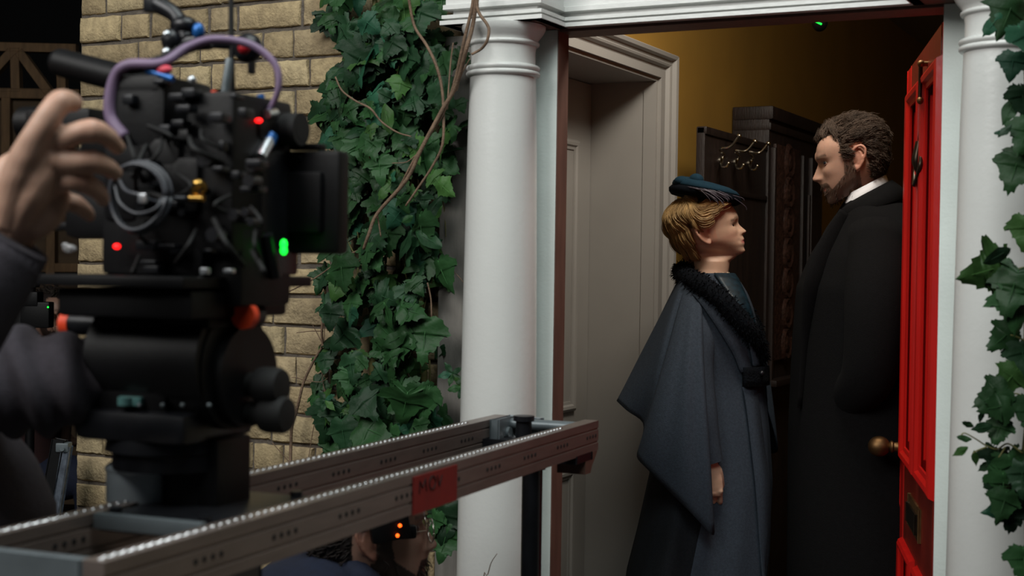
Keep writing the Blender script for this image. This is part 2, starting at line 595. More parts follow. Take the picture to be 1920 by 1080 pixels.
for z0, z1, m in ((.02, .22, RED), (.74, .965, REDRAIL), (1.905, 1.985, REDRAIL)):
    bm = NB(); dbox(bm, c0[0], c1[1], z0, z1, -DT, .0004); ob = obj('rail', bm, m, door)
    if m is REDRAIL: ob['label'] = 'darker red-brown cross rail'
for z0, z1 in ((.22, .74), (.965, 1.905)):
    bm = NB(); dbox(bm, c0[1], c1[0], z0, z1, -DT, 0); obj('muntin', bm, RED, door)
for z0, z1 in ((.22, .74), (.965, 1.905)):
    for a, b in (c0, c1):
        bm = NB(); dbox(bm, a - .005, b + .005, z0 - .005, z1 + .005, -.03, -.014, 0)
        dbox(bm, a + .05, b - .05, z0 + .05, z1 - .05, -.02, -.008, .005)
        pn = obj('panel', bm, RED, door)
        bm = NB(); panel_frame(bm, H + UP * 0, D, UP, NL, a - .012, b + .012, z0 - .012, z1 + .012, .04, .017, 0)
        obj('panel_moulding', bm, RED, pn, sharp=25)
# knob
def door_px(px, py):
    p = on_plane(px, py, H, NL) - H
    return p.dot(D), p.z
sk, zk = LW - .06, on_plane(1697, 843, H, NL).z
bm = NB()
MK = basis(D, UP, NL)
lathe(bm, [(.026, 0), (.026, .004), (.018, .008), (.013, .014), (.012, .024), (.016, .028), (.016, .032), (.012, .036)], dp(sk, zk), 32, MK)
ball(bm, dp(sk, zk, .062), (.0275, .0275, .029), MK, 28)
obj('knob', bm, BRASS, door)
# letter plate
sA, zA = door_px(1727, 908)
sB, zB = door_px(1704, 908)
sm_, zm_ = .47, .853
bm = NB()
dbox(bm, sm_ - .13, sm_ + .13, zm_ - .035, zm_ + .04, 0, .006, .002)
lp = obj('letter_plate', bm, BRASS, door)
bm = NB(); dbox(bm, sm_ - .1, sm_ + .1, zm_ - .02, zm_ + .022, .005, .012, .003); obj('flap', bm, DBRASS, lp)
# knocker on the muntin
kx = LW * .5
zt = on_plane(1731, 250, H, NL).z; zb_ = on_plane(1727, 356, H, NL).z
bm = NB()
km = (zt + zb_) / 2
ball(bm, dp(kx, zt - .005, .006), (.012, .008, .016), MD)
ball(bm, dp(kx, zt - .028, .006), (.017, .010, .014), MD)
box(bm, dp(kx, km + .02, .003), (.06, .010, .075), MD, .004)
tube(bm, [dp(kx, km + .045, .010), dp(kx, km + .0, .016), dp(kx, km - .03, .010)], [.010, .012, .007], 10)
for k, zz in enumerate((.034, .02, .006)):
    ball(bm, dp(kx, zb_ + zz, .004), (.012 - k * .001, .008, .007), MD, 14)
kn = obj('knocker', bm, DBRASS, door)
bm = NB()
tube(bm, [dp(kx - .035, km + .025, .008), dp(kx - .055, km - .02, .014), dp(kx, km - .058, .020), dp(kx + .055, km - .02, .014), dp(kx + .035, km + .025, .008)], .0055, 10)
obj('knocker_ring', bm, DBRASS, kn)
# slim brass pull rod over the knocker
z0 = on_plane(1733, 128, H, NL).z; z1 = on_plane(1732, 195, H, NL).z
bm = NB()
cyl(bm, dp(kx - .05, z0, .016), dp(kx - .05, z1, .016), .005)
obj('pull_rod', bm, DBRASS, door)
for zz in (z0, z1):
    bm = NB(); ball(bm, dp(kx - .05, zz, .015), .009, None, 14); cyl(bm, dp(kx - .05, zz, -.002), dp(kx - .05, zz, .012), .006); obj('rod_end', bm, BRASS, door)

# ---- little lamp under the hall ceiling with a green strip
p = at(1537, 42, 4.7)
t = thing('ceiling_sensor', (p.x, p.y, 2.8), 'small round black sensor with a lit green strip hanging high in the hall', 'sensor')
bm = NB(); ball(bm, p, (.026, .026, .03)); box(bm, p + UP * .03, (.03, .03, .03), None, .006); obj('housing', bm, BLACK, t)
bm = NB(); cyl(bm, p + UP * .03, (p.x, p.y, 2.8), .008); obj('rod', bm, BLACK, t)
q = p - HR * .012 - HA * .024 - UP * .004
bm = NB(); box(bm, q, (.03, .006, .006), basis(HR, HA, UP) @ Matrix.Rotation(R(25), 3, 'Y'), .002); obj('light_strip', bm, LEDG, t)

# ---- hall stand against the side wall
XB = XW + .14
pl = on_x(1322, 237, XB)
zt = pl.z; ya = pl.y
pc = on_x(1395, 200, XW + .05); yb = pc.y; zc = pc.z
XC = on_y(1443, 203, yb).x
ye = on_x(1543, 300, XC).y
t = thing('hall_stand', (XW + .1, (ya + ye) / 2, 0), 'dark carved oak hall stand with brass coat hooks against the ochre wall', 'hall stand')
bm = NB()
ye2 = min(on_x(1452, 270, XB).y, yb - .004)
box(bm, (XB - .015, (ya + ye2) / 2, zt / 2), (.03, ye2 - ya, zt), None, .004)
box(bm, (XB - .012, (ya + ye2) / 2, zt - .012), (.036, ye2 - ya, .026), None, .005)
box(bm, (XB - .008, (ya + ye2) / 2, zt - .2), (.03, ye2 - ya - .004, .018), None, .004)
box(bm, ((XW + XB) / 2 + .004, (ya + ye2) / 2 + .03, .6), (XB - XW - .036, ye2 - ya - .08, 1.1), None, .004)
obj('hook_board', bm, OAK, t)
bm = NB()
box(bm, ((XW + .006 + XC) / 2, (yb + ye) / 2, zc / 2), (XC - XW - .006, ye - yb, zc), None, .004)
obj('cabinet', bm, OAK, t)
bm = NB()
box(bm, ((XW + XC) / 2 + .012, (yb + ye) / 2, zc - .025), (XC - XW + .006, ye - yb + .008, .05), None, .008)
box(bm, ((XW + XC) / 2 + .008, (yb + ye) / 2, zc - .075), (XC - XW, ye - yb + .004, .03), None, .008)
obj('cornice', bm, OAK, t)
yp0 = on_x(1450, 300, XC).y; yp1 = on_x(1497, 300, XC).y
zp0 = on_x(1470, 672, XC).z; zp1 = on_x(1470, 275, XC).z
bm = NB()
box(bm, (XC + .004, (yp0 + yp1) / 2, (zp0 + zp1) / 2), (.014, yp1 - yp0, zp1 - zp0), None, .003)
for k in range(7):
    zz = zp0 + (zp1 - zp0) * (k + .5) / 7
    lathe(bm, [(.0, .012), (.02, .014), (.032, .006), (.05, .014), (.06, .008), (.066, .0)], (XC + .008, (yp0 + yp1) / 2, zz), 16, basis(V((0, 1, 0)), V((0, 0, 1.1)), V((1, 0, 0))))
obj('carved_panel', bm, OAKC, t)
bm = NB()
for yy in (yp0 - .02, yp1 + .03, yp1 + .16):
    box(bm, (XC + .008, yy, 1.05), (.02, .022, 1.7), None, .006)
box(bm, (XC + .008, (yp1 + ye) / 2 + .04, 1.05), (.01, .2, 1.4), None, .003)
box(bm, (XC + .02, (yb + ye) / 2, zp0 - .08), (.05, ye - yb, .025), None, .006)
obj('pilaster_strip', bm, OAK, t)
for (px, py, qx, qy) in ((1350, 302, 1386, 255), (1378, 305, 1416, 265), (1404, 307, 1441, 269)):
    a = on_x(px, py, XB)
    b = on_x(qx, qy, XB + .10)
    c_ = on_x(px, py - 22, XB + .035)
    m_ = on_x(px * .45 + qx * .55, py * .3 + qy * .7 + 6, XB + .07)
    e_ = on_x(px + 16, py + 4, XB + .05)
    bm = NB()
    lathe(bm, [(.016, 0), (.016, .006), (.006, .008)], (XB + .0, a.y, a.z), 16, basis(V((0, 1, 0)), V((0, 0, 1)), V((1, 0, 0))))
    tube(bm, [V((XB, a.y, a.z)), V((XB + .015, a.y, a.z + .02)), c_, m_, b], .0042, 8)
    ball(bm, b, .008, None, 12)
    tube(bm, [V((XB + .004, a.y, a.z - .004)), on_x(px + 3, py + 10, XB + .03), on_x(px + 11, py + 11, XB + .045), e_], .004, 8)
    ball(bm, e_, .006, None, 12)
    obj('coat_hook', bm, STEELH, t)

# ================================================================== PEOPLE
def smooth_curve(pts, zs, sig=.0025):
    pts = sorted(pts)
    x = np.array([p[0] for p in pts]); y = np.array([p[1] for p in pts])
    g = np.arange(min(zs.min(), x.min()) - .02, max(zs.max(), x.max()) + .02, .0005)
    v = np.interp(g, x, y)
    k = np.exp(-.5 * (np.arange(-20, 21) * .0005 / sig) ** 2); k /= k.sum()
    v = np.convolve(np.pad(v, 20, mode='edge'), k, 'valid')
    return np.interp(zs, g, v)

def head_mesh(bm, M, P, neck, F0, L0):
    """one continuous skin from crown to the base of the neck and on into the trunk.
    M: head-local (x face, y left, z up) to world; P: profile data; neck: world rings (centre, fwd radius, side radius)"""
    n = 72
    zt, zb, z1 = P['top'], P['chin'], P['z1']
    zs = np.concatenate([np.linspace(zt - .0005, z1, 22)[:-1] if False else z1 + (zt - z1) * np.cos(np.linspace(.03, 1, 20) * math.pi / 2), np.linspace(z1, zb, 92)[1:]])
    tot = smooth_curve(P['tot'], zs, .0018)
    base = smooth_curve(P['base'], zs, .004)
    back = smooth_curve(P['back'], zs, .008)
    wid = smooth_curve(P['wid'], zs, .008)
    zn = P['nose']            # z of nasion, tip, base, mouth, chin
    rings = []
    sgn = lambda v: -1 if v < 0 else 1
    g = lambda v, c, s: math.exp(-((v - c) / s) ** 2)
    ez, ey = P['eye']
    for i, z in enumerate(zs):
        s = 1.0
        if z > z1:
            s = math.sqrt(max(1e-5, 1 - ((z - z1) / (zt - z1)) ** 2))
        xm = -.012
        xf = xm + (base[i] - xm) * s
        xb = xm + (back[i] - xm) * s
        ww = wid[i] * s
        bump = (tot[i] - base[i]) if z < z1 else 0
        nw = np.interp(-z, [-zn[0], -zn[1], -zn[2], -zn[2] + .008, -zn[3], -zn[4]], [.0085, .0125, .0165, .02, .024, .026])
        tilt = np.interp(-z, [-zn[1], -zb], [0, P.get('tilt', .28)])
        ring = []
        for j in range(n):
            ph = 2 * math.pi * j / n
            ph = ph - .32 * math.sin(ph) * (1 if True else 0)      # denser around the nose
            c, sn = math.cos(ph), math.sin(ph)
            if c > 0:
                e = 2 / 2.25
                x = xm + (xf - xm) * abs(c) ** e
                y = ww * sgn(sn) * abs(sn) ** e
                f = min(1, c * 2.2)
                ay = abs(y)
                d = bump * math.exp(-(y / nw) ** 2)
                d += P.get('brow', .004) * g(ay, .03, .02) * g(z, ez + .016, .008)
                d -= .0105 * g(ay, ey - .002, .0165) * g(z, ez - .001, .0105)
                d += .0045 * g(ay, ey, .012) * (g(z, ez + .0045, .004) + .7 * g(z, ez - .007, .0035))
                d += P.get('cheek', .004) * g(ay, .044, .017) * g(z, (zn[1] + ez) / 2 - .008, .016)
                d += .0055 * g(ay, .0145, .0065) * g(z, zn[2] + .0075, .0065)          # nostril wings
                d -= .0035 * g(ay, .008, .004) * g(z, zn[2] + .001, .003)
                d -= .0018 * g(z, zn[3], .0017) * math.exp(-(y / .023) ** 4)             # mouth line
                d -= .003 * g(ay, .027, .006) * g(z, zn[3] + P.get('smile', .002), .006)
                x += d * f
            else:
                x = xm + (xm - xb) * c
                y = ww * sn
            ring.append(V((x, y, z + tilt * max(0, xf - x))))
        rings.append([M @ p for p in ring])
    # neck
    last = rings[-1]
    cen = sum(last, V()) / n
    cols = []
    for c, a, b in neck:
        cols.append([V(c) + F0 * (a * math.cos(2 * math.pi * j / n - .32 * math.sin(2 * math.pi * j / n))) + L0 * (b * math.sin(2 * math.pi * j / n - .32 * math.sin(2 * math.pi * j / n))) for j in range(n)])
    # first, draw the underside of the jaw in toward the throat
    inner = [cen + (p - cen) * .86 - (M.to_3x3() @ V((0, 0, 1))) * .003 for p in last]
    rings.append(inner)
    for k in range(1, 5):
        t = k / 5
        rings.append([p.lerp(q, t) for p, q in zip(inner, cols[0])])
    for i in range(len(cols)):
        rings.append(cols[i])
        if i + 1 < len(cols):
            for k in range(1, 4):
                t = k / 4; t = t * t * (3 - 2 * t)
                rings.append([p.lerp(q, k / 4).lerp(p.lerp(q, t), .6) for p, q in zip(cols[i], cols[i + 1])])
    loft(bm, rings)

def ear(bm, M, side, s=1., c=(-.012, .07, .0), lean=.2):
    """helix, antihelix, concha, tragus and lobe, rooted in the side of the head"""
    def e(u, v, o): # u back, v up, o out from the skull
        return M @ V((c[0] - u * s - (v * lean) * s, side * (c[1] + o * s), c[2] + v * s))
    hel = [(-.010, .004, -.002), (-.012, .018, .006), (-.004, .030, .012), (.010, .032, .015), (.020, .022, .017), (.021, .008, .017), (.016, -.008, .013), (.008, -.020, .008), (-.002, -.027, .004), (-.007, -.022, .001), (-.008, -.012, -.002)]
    tube(bm, [e(*h) for h in hel], [.0038, .0042, .0042, .0044, .0045, .0042, .004, .0042, .0052, .0046, .004], 10, 5)
    anti = [(.0, .022, .006), (.009, .014, .01), (.011, .002, .011), (.007, -.010, .008), (.0, -.014, .005)]
    tube(bm, [e(*h) for h in anti], [.003, .0035, .0038, .0036, .003], 8, 5)
    R3 = M.to_3x3()
    rot = basis(R3 @ V((1, 0, 0)), R3 @ V((0, side, 0)), R3 @ V((0, 0, 1)))
    ball(bm, e(.006, .005, .0035), (.0155 * s, .0065 * s, .026 * s), rot)
    ball(bm, e(-.001, -.022, .003), (.0085 * s, .0055 * s, .008 * s), rot, 14)
    ball(bm, e(-.011, -.004, .001), (.005 * s, .0055 * s, .0075 * s), rot, 12)

def hand(bm, M, side=1, curl=.5, spread=.08, scale=1., curls=None, thumb=(.5, .4)):
    """M maps hand-local to world: +x wrist to fingertips, +z back of the hand, +y towards the thumb (times side)"""
    Y = side
    def p(x, y, z): return M @ V((x * scale, y * Y * scale, z * scale))
    rings = []
    for x, hw, hh, zc, yc in ((-.06, .026, .021, 0, 0), (-.03, .0265, .0195, 0, 0), (0, .028, .018, 0, 0), (.02, .034, .017, .001, .001), (.045, .0405, .0155, .003, 0), (.07, .0425, .0135, .004, -.001), (.088, .041, .0115, .004, -.002), (.098, .037, .008, .003, -.002)):
        rings.append([p(x, yc + hw * math.copysign(abs(math.cos(t)) ** .8, math.cos(t)), zc + hh * math.copysign(abs(math.sin(t)) ** .85, math.sin(t))) for t in [2 * math.pi * k / 24 for k in range(24)]])
    loft(bm, rings)
    L = [(.030, (.045, .026, .022), .0092), (.0095, (.050, .030, .024), .0096), (-.0115, (.046, .028, .023), .009), (-.031, (.036, .021, .02), .008)]
    tips = []
    for i, (y, seg, r) in enumerate(L):
        a = 0
        cu = curls[i] if curls else (curl,) * 3
        pos = V((.086 - abs(y - .01) * .22, y, .004))
        yaw = (1.5 - i) * spread
        pts = [pos - V((.012, 0, .001)), pos.copy()]
        rad = [r * 1.15, r * 1.16]
        for k in range(3):
            a += cu[k]
            d = V((math.cos(a) * math.cos(yaw), math.sin(yaw) * math.cos(a), -math.sin(a)))
            q = pos + d * seg[k]
            pts += [pos.lerp(q, .5), q]
            rad += [r * (1.0 - .07 * k), r * (1.04 - .1 * k) if k < 2 else r * .72]
            pos = q
        tube(bm, [p(*t) for t in pts], [x * scale for x in rad], 12, 4)
        ball(bm, p(*pts[-1]), r * .74 * scale, None, 12)
        ball(bm, p(pts[1][0], pts[1][1], pts[1][2] + .002), r * 1.2 * scale, None, 12)
        tips.append(pts)
    # thumb from the side of the palm
    ta, tb = thumb
    pos = V((.018, .026, -.004))
    d1 = V((math.cos(ta) * .8, math.sin(ta) * .9, -tb * .6)).normalized()
    d2 = V((math.cos(ta * .7) * .9, math.sin(ta * .7) * .6, -tb)).normalized()
    d3 = V((math.cos(ta * .4), math.sin(ta * .3) * .5, -tb * 1.2)).normalized()
    pts = [V((.0, .014, -.002)), pos, pos + d1 * .04, pos + d1 * .04 + d2 * .032, pos + d1 * .04 + d2 * .032 + d3 * .026]
    tube(bm, [p(*t) for t in pts], [x * scale for x in (.016, .0165, .0125, .0108, .008)], 12, 5)
    ball(bm, p(*pts[-1]), .0082 * scale, None, 12)
    return tips

def nails(bm, M, side, tips, scale):
    pass

def eyes(parent, M, P, gaze, iris=(.05, .035, .02), r=.0118, lid=(.5, .3, .22), close=.35):
    R3 = M.to_3x3()
    X, Yv, Z = R3 @ V((1, 0, 0)), R3 @ V((0, 1, 0)), R3 @ V((0, 0, 1))
    for s in (1, -1):
        ez, ey = P['eye']
        c = M @ V((P['eyex'], s * ey, ez))
        bm = NB()
        ball(bm, c, r, None, 28)
        o = obj('eye', bm, EYEM, parent, sharp=180)
        gd = gaze.normalized()
        def fn(co):
            d = (co - c).normalized().dot(gd)
            return (.004, .004, .005) if d > .93 else iris if d > .74 else (.5, .47, .44)
        color_verts(o, fn)
        # upper and lower lids: shells turned about the side-to-side axis of the eye
        for a0, a1, nm in ((R(100), R(90) - R(90) * (1 - close) * .62, 'eyelid'), (R(-85), R(-26), 'eyelid')):
            bm = NB()
            g = []
            for k in range(9):
                a = a0 + (a1 - a0) * k / 8
                g.append([bm.verts.new(c + (X * math.cos(a) * math.sin(b) + Z * math.sin(a) * math.sin(b) * .96 + Yv * math.cos(b)) * (r * 1.07)) for b in [R(8) + R(164) * q / 20 for q in range(21)]])
            for k in range(8):
                for q in range(20): bm.faces.new((g[k][q], g[k][q + 1], g[k + 1][q + 1], g[k + 1][q]))
            edge = [v.co.copy() for v in g[-1]]
            lo = obj(nm, bm, SKIN, parent, sharp=180, solid=.0012)
            color_verts(lo, lambda co: lid)
            if a1 > 0:
                bm = NB(); tube(bm, [p + X * .0006 for p in edge[2:-2]], .0009, 5, 1, smoothed=False)
                lash = obj('lashes', bm, HAIRD, lo, sharp=180); color_verts(lash, lambda co: (.012, .009, .008))

def strands(C, roots, dirfn, length, rad, col, seg=5, n=3, curl=0, jitter=.25, seed=1):
    rd = random.Random(seed)
    for p, nrm in roots:
        d = dirfn(p, nrm)
        L = length * rd.uniform(.7, 1.25)
        pts = [p.copy()]
        q = p.copy()
        ph = rd.uniform(0, 6.28)
        ax1, ax2 = frame_of(d)
        jd = V((rd.gauss(0, 1), rd.gauss(0, 1), rd.gauss(0, 1))) * jitter
        for k in range(seg):
            dd = (d + jd + (ax1 * math.cos(ph + k * 1.5) + ax2 * math.sin(ph + k * 1.5)) * curl).normalized()
            q = q + dd * (L / seg)
            pts.append(q.copy())
        tube(C.bm, pts, [rad * .8, rad, rad * .75, rad * .2], n, 1, smoothed=False)
        f = rd.uniform(.6, 1.5)
        C.paint(tuple(c * f for c in col))

# ---------------------------------------------------------------- clothing helpers
class Wrap:
    """a garment tube round an upright body, given by outline rows (picture row, left, right, half depth, depth centre)"""
    def __init__(s, rows, z0, n=72, exp=2.3, fold=None, seed=0):
        s.rows = rows; s.z0 = z0; s.n = n; s.exp = exp; s.fold = fold
    def row(s, py):
        R_ = s.rows
        return [float(np.interp(py, [r[0] for r in R_], [r[k] for r in R_])) for k in range(1, 5)]
    def pt(s, py, ph, off=0.):
        xl, xr, dh, dc = s.row(py)
        z = s.z0 - dc
        c = at((xl + xr) / 2, py, z)
        a = (xr - xl) / 2 * z / FPX
        e = 2 / s.exp
        co, si = math.cos(ph), math.sin(ph)
        f = 1 + (s.fold(py, ph) if s.fold else 0)
        return c + HR * ((a * f + off) * math.copysign(abs(co) ** e, co)) - HA * ((dh * f + off) * math.copysign(abs(si) ** e, si))
    def at_px(s, px, py, off=0., near=True):
        xl, xr, dh, dc = s.row(py)
        u = max(-1, min(1, (px - (xl + xr) / 2) / ((xr - xl) / 2)))
        co = math.copysign(abs(u) ** (s.exp / 2), u)
        return s.pt(py, math.acos(max(-1, min(1, co))) * (1 if near else -1), off)
    def mesh(s, pys):
        bm = NB()
        loft(bm, [[s.pt(py, 2 * math.pi * k / s.n) for k in range(s.n)] for py in pys])
        return bm

def sheet(cols, nv=24, nu=4):
    """columns of (top, mid, hem) points joined into a hanging sheet"""
    bm = NB()
    tops = spline([c[0] for c in cols], nu); mids = spline([c[1] for c in cols], nu); hems = spline([c[2] for c in cols], nu)
    g = []
    for a, b, c in zip(tops, mids, hems):
        ctl = b * 2 - (a + c) * .5
        g.append([bm.verts.new(a * (1 - t) ** 2 + ctl * 2 * t * (1 - t) + c * t * t) for t in [k / nv for k in range(nv + 1)]])
    for i in range(len(g) - 1):
        for j in range(nv):
            bm.faces.new((g[i][j], g[i + 1][j], g[i + 1][j + 1], g[i][j + 1]))
    return bm

def limb(bm, pts, rad, n=16):
    tube(bm, pts, rad, n, 5)

# ================================================================== WOMAN
ZW = 4.2
def W(px, py, d=0.): return at(px, py, ZW - d)
yw = R(3)
F0 = HR * math.cos(yw) - HA * math.sin(yw); L0 = UP.cross(F0)
t_ = R(14)
FX = F0 * math.cos(t_) + UP * math.sin(t_); UXL = UP * math.cos(t_) - F0 * math.sin(t_)
MW = Matrix.Translation(W(1320, 441)) @ basis(FX, L0, UXL).to_4x4()
PW = dict(top=.116, z1=.05, chin=-.0785, eye=(.0095, .029), eyex=.0768, nose=(.0137, -.017, -.0233, -.043, -.0742), brow=.002, cheek=.0045, smile=.004,
    tot=[(.12, .1), (.06, .102), (.043, .107), (.028, .109), (.0137, .1055), (.006, .1078), (-.008, .117), (-.0165, .1238), (-.0205, .1215), (-.0236, .1105), (-.03, .1085), (-.0361, .1118), (-.0408, .1098), (-.043, .1082), (-.047, .1097), (-.051, .1092), (-.0595, .1038), (-.068, .1058), (-.0735, .1058), (-.0785, .094)],
    base=[(.12, .1), (.06, .101), (.043, .105), (.028, .107), (.0137, .1015), (-.017, .0985), (-.0236, .0985), (-.036, .1025), (-.043, .1025), (-.051, .103), (-.0595, .1), (-.0742, .0985), (-.0785, .092)],
    back=[(.12, -.08), (.06, -.085), (.02, -.092), (-.02, -.088), (-.06, -.072), (-.08, -.06)],
    wid=[(.12, .07), (.06, .072), (.03, .074), (0, .0705), (-.03, .064), (-.05, .055), (-.065, .045), (-.0785, .031)])
bm = NB()
nk = [(W(1335, 490), .052, .048), (W(1334, 505), .050, .049), (W(1330, 522), .052, .054), (W(1324, 540), .065, .085), (W(1322, 566), .08, .115), (W(1326, 620), .095, .13), (W(1330, 700), .095, .135), (W(1332, 800), .1, .14), (W(1330, 880), .115, .165), (W(1328, 960), .11, .165), (W(1328, 990), .06, .12)]
head_mesh(bm, MW, PW, nk, F0, L0)
ear(bm, MW, -1, .92, (-.004, .0695, -.001)); ear(bm, MW, 1, .92, (-.004, .0695, -.001))
sh = [(W(1308, 596, .095), W(1300, 690, .16), W(1310, 775, .2), W(1330, 872, .215)), (W(1318, 596, -.1), W(1330, 690, -.17), W(1345, 750, -.14), W(1380, 815, -.08))]
for s in sh: limb(bm, list(s), [.038, .042, .036, .036, .025])
HM = Matrix.Translation(W(1330, 874, .215)) @ basis((-UP + HR * .06).normalized(), (HR + UP * .06).normalized(), (-HA)).to_4x4()
hand(bm, HM, 1, scale=.86, curls=[(.55, .75, .5), (.65, .85, .5), (.75, .9, .6), (.85, .9, .6)], thumb=(.25, .55), spread=.03)
hand(bm, Matrix.Translation(W(1380, 817, -.08)) @ basis((-UP), HR, -HA).to_4x4() @ Matrix.Diagonal((1, 1, -1, 1)), 1, scale=.86, curl=.5)
for s in (.09, -.09): limb(bm, [W(1328, 960, s), W(1330, 1190, s), W(1322, 1415, s)], [.085, .055, .04]); 
bm = fuse(bm, .0026, 2)
woman = thing('person', (W(1328, 1000).x, W(1328, 1000).y, 0), 'woman in teal feathered hat and long grey caped coat, smiling up at the bearded man', 'person')
body = obj('body', bm, SKIN, woman, sharp=180)
MWi = MW.inverted()
def wcol(co):
    p = MWi @ co
    c = np.array((.59, .375, .26))
    if p.z > -.1 and p.x > .03:
        g = lambda v, a, s: math.exp(-((v - a) / s) ** 2)
        c = c * (1 - .16 * g(abs(p.y), .045, .018) * g(p.z, -.022, .016) * np.array((.1, .9, .9)))
        k = (abs(p.y) < .0235) * g(p.z, -.0435, .0075) * g(abs(p.y), 0, .024) * (p.x > .085)
        k = min(1, max(0, (k - .22) * 2.4))
        c = c * (1 - k) + np.array((.44, .13, .12)) * k
        b = min(1, g(p.z, .027 - .004 * (abs(p.y) > .04) + .002 * math.sin(abs(p.y) * 60), .0032) * (.012 < abs(p.y) < .05) * 1.2)
        c = c * (1 - .62 * b) + np.array((.1, .06, .03)) * .62 * b
        l = g(p.z, .0135, .002) * (.017 < abs(p.y) < .042)
        c = c * (1 - .7 * l)
        c = c * (1 - .25 * g(abs(p.y), .03, .016) * g(p.z, .015, .009))
    elif abs(p.y) > .06 and abs(p.z) < .04: c = c * np.array((1.02, .86, .84))
    return c
color_verts(body, wcol)
eyes(body, MW, PW, (FX + UP * .1 - HA * .55), (.03, .025, .022), .0112, (.52, .32, .235), .3)

# hair: pinned-up mass of rolled locks
def wl(x, y, z): return MW @ V((x, y, z))
els = [(V((-.036, 0, .010)), V((.052, .072, .064))), (V((.006, 0, .048)), V((.109, .088, .066))), (V((-.044, 0, -.032)), V((.032, .05, .036)))]
def hproj(p, k=1.):
    best = None
    for c, r in els:
        q = p - c
        m = math.sqrt((q.x / r.x) ** 2 + (q.y / r.y) ** 2 + (q.z / r.z) ** 2)
        if best is None or m < best[0]: best = (m, c, r)
    m, c, r = best
    return c + (p - c) * (k / max(m, 1e-4))
def face_free(p):          # keep hair off the face and ear
    if p.x > .03 and p.z < .029 + .26 * (p.x - .03): return False
    if p.x > -.03 and p.z < .018 + max(0, p.x) * .55 : return False
    
    return True
C = CB()
for c, r in els:
    g = bmesh.ops.create_uvsphere(C.bm, u_segments=40, v_segments=28, radius=1)
    kill = []
    for v in g['verts']:
        p = V((c.x + v.co.x * r.x * .97, c.y + v.co.y * r.y * .97, c.z + v.co.z * r.z * .97))
        if not face_free(p + V((.006, 0, -.006))): kill.append(v)
        v.co = MW @ p
    bmesh.ops.delete(C.bm, geom=kill, context='VERTS')
C.paint((.16, .095, .035))
rd = random.Random(5)
nl = 0
while nl < 230:
    p = V((rd.uniform(-.1, .1), rd.uniform(-.09, .09), rd.uniform(-.07, .1)))
    p = hproj(p)
    if not face_free(p): continue
    nl += 1
    q = p.copy()
    L = rd.uniform(.05, .09)
    ns = 14
    gp = []
    for k in range(ns + 1):
        gp.append(q.copy())
        b = max(0, min(1, (q.x + .035) / .05))          # 1 over the brow, 0 at the rolled-up nape
        an = b * R(188) + (1 - b) * R(98) + 1.05 * noise.noise(V((q.x * 26, q.y * 12 + 3, q.z * 30)))
        d_ = V((math.cos(an), 0, math.sin(an)))
        q = hproj(q + d_ * (L / ns))
        if not face_free(q): q = hproj(q + V((-.006, 0, .008)))
    f0 = rd.uniform(.85, 1.15) * (1 + .55 * noise.noise(p * 45))
    R0 = rd.uniform(.008, .015)
    for m in range(44):
        u, v = rd.gauss(0, .5) * R0, rd.gauss(0, .5) * R0
        rise = rd.uniform(0, .007) + .010 * math.sqrt(max(0, 1 - (u / R0) ** 2)) * .5
        pts = []
        for k, qq in enumerate(gp):
            t = k / ns
            tg = (gp[min(k + 1, ns)] - gp[max(k - 1, 0)])
            tg = tg.normalized() if tg.length > 1e-6 else V((1, 0, 0))
            nn = V((qq.x, qq.y * 1.1, qq.z - .02)).normalized()
            sd = tg.cross(nn)
            w_ = math.sin(math.pi * (.12 + .8 * t))
            pts.append(MW @ (qq + sd * u * w_ + nn * (.001 + rise * w_ + v * .3)))
        tube(C.bm, pts, [.0004, .0007, .0008, .0006, .0003], 3, 1, smoothed=False)
        f = f0 * rd.uniform(.85, 1.15)
        C.paint((.40 * f, .255 * f, .105 * f))
obj('hair', C.bm, HAIRW, woman, sharp=180)

# hat
hc = W(1322, 365)
ht = R(-8)
hF = F0 * math.cos(ht) + UP * math.sin(ht); hU = UP * math.cos(ht) - F0 * math.sin(ht)
MH = basis(hF, L0, hU)
def hp(x, y, z): return hc + MH @ V((x, y, z))
def hring(rx, ry, z, dx=0, n=56): return [hp(dx + rx * math.cos(2 * math.pi * k / n), ry * math.sin(2 * math.pi * k / n), z + .010 * (-math.cos(2 * math.pi * k / n) * .35)) for k in range(n)]
bm = NB()
loft(bm, [hring(.070, .075, -.012, -.006), hring(.096, .09, -.016, -.002), hring(.1055, .1, -.008), hring(.1075, .102, .002), hring(.1, .096, .0115), hring(.07, .07, .012)])
hat = obj('hat', bm, HATB, woman, sharp=180)
bm = NB()
loft(bm, [hring(.098, .093, .010, .0), hring(.1, .094, .016, .0), hring(.094, .088, .024, -.004), hring(.08, .076, .0315, -.010), hring(.055, .055, .036, -.016), hring(.02, .02, .038, -.018)])
obj('hat_crown', bm, HATF, hat, sharp=180)
bm = NB()
for x, y, z, rx, ry, rz in ((-.072, -.03, .024, .026, .03, .018), (-.034, -.035, .036, .022, .032, .019), (-.055, .02, .03, .028, .03, .016)):
    ball(bm, hp(x, y, z), (rx, ry, rz), MH)
bm = fuse(bm, .003, 4)
obj('bow', bm, HATF, hat, sharp=180)
bm = NB()
rd = random.Random(11)
for k in range(17):
    x0 = rd.uniform(-.06, .03); s_ = -1
    x1 = x0 + rd.uniform(.035, .085)
    y0 = -math.sqrt(max(.0004, 1 - (x0 / .11) ** 2)) * .097
    y1 = -math.sqrt(max(.0004, 1 - (min(x1, .104) / .11) ** 2)) * .1
    dz = rd.uniform(-.002, .026)
    tube(bm, [hp(x0, y0 - .004, .010), hp((x0 + x1) / 2 - .004, (y0 + y1) / 2 - .012, .006 - dz * .2), hp(x1, y1 - .011, .002 - dz * .9), hp(x1 + .008, y1 - .008, -.006 - dz * 1.15)], [.001, .0016, .0012, .0003], 5, 4, flat=.5)
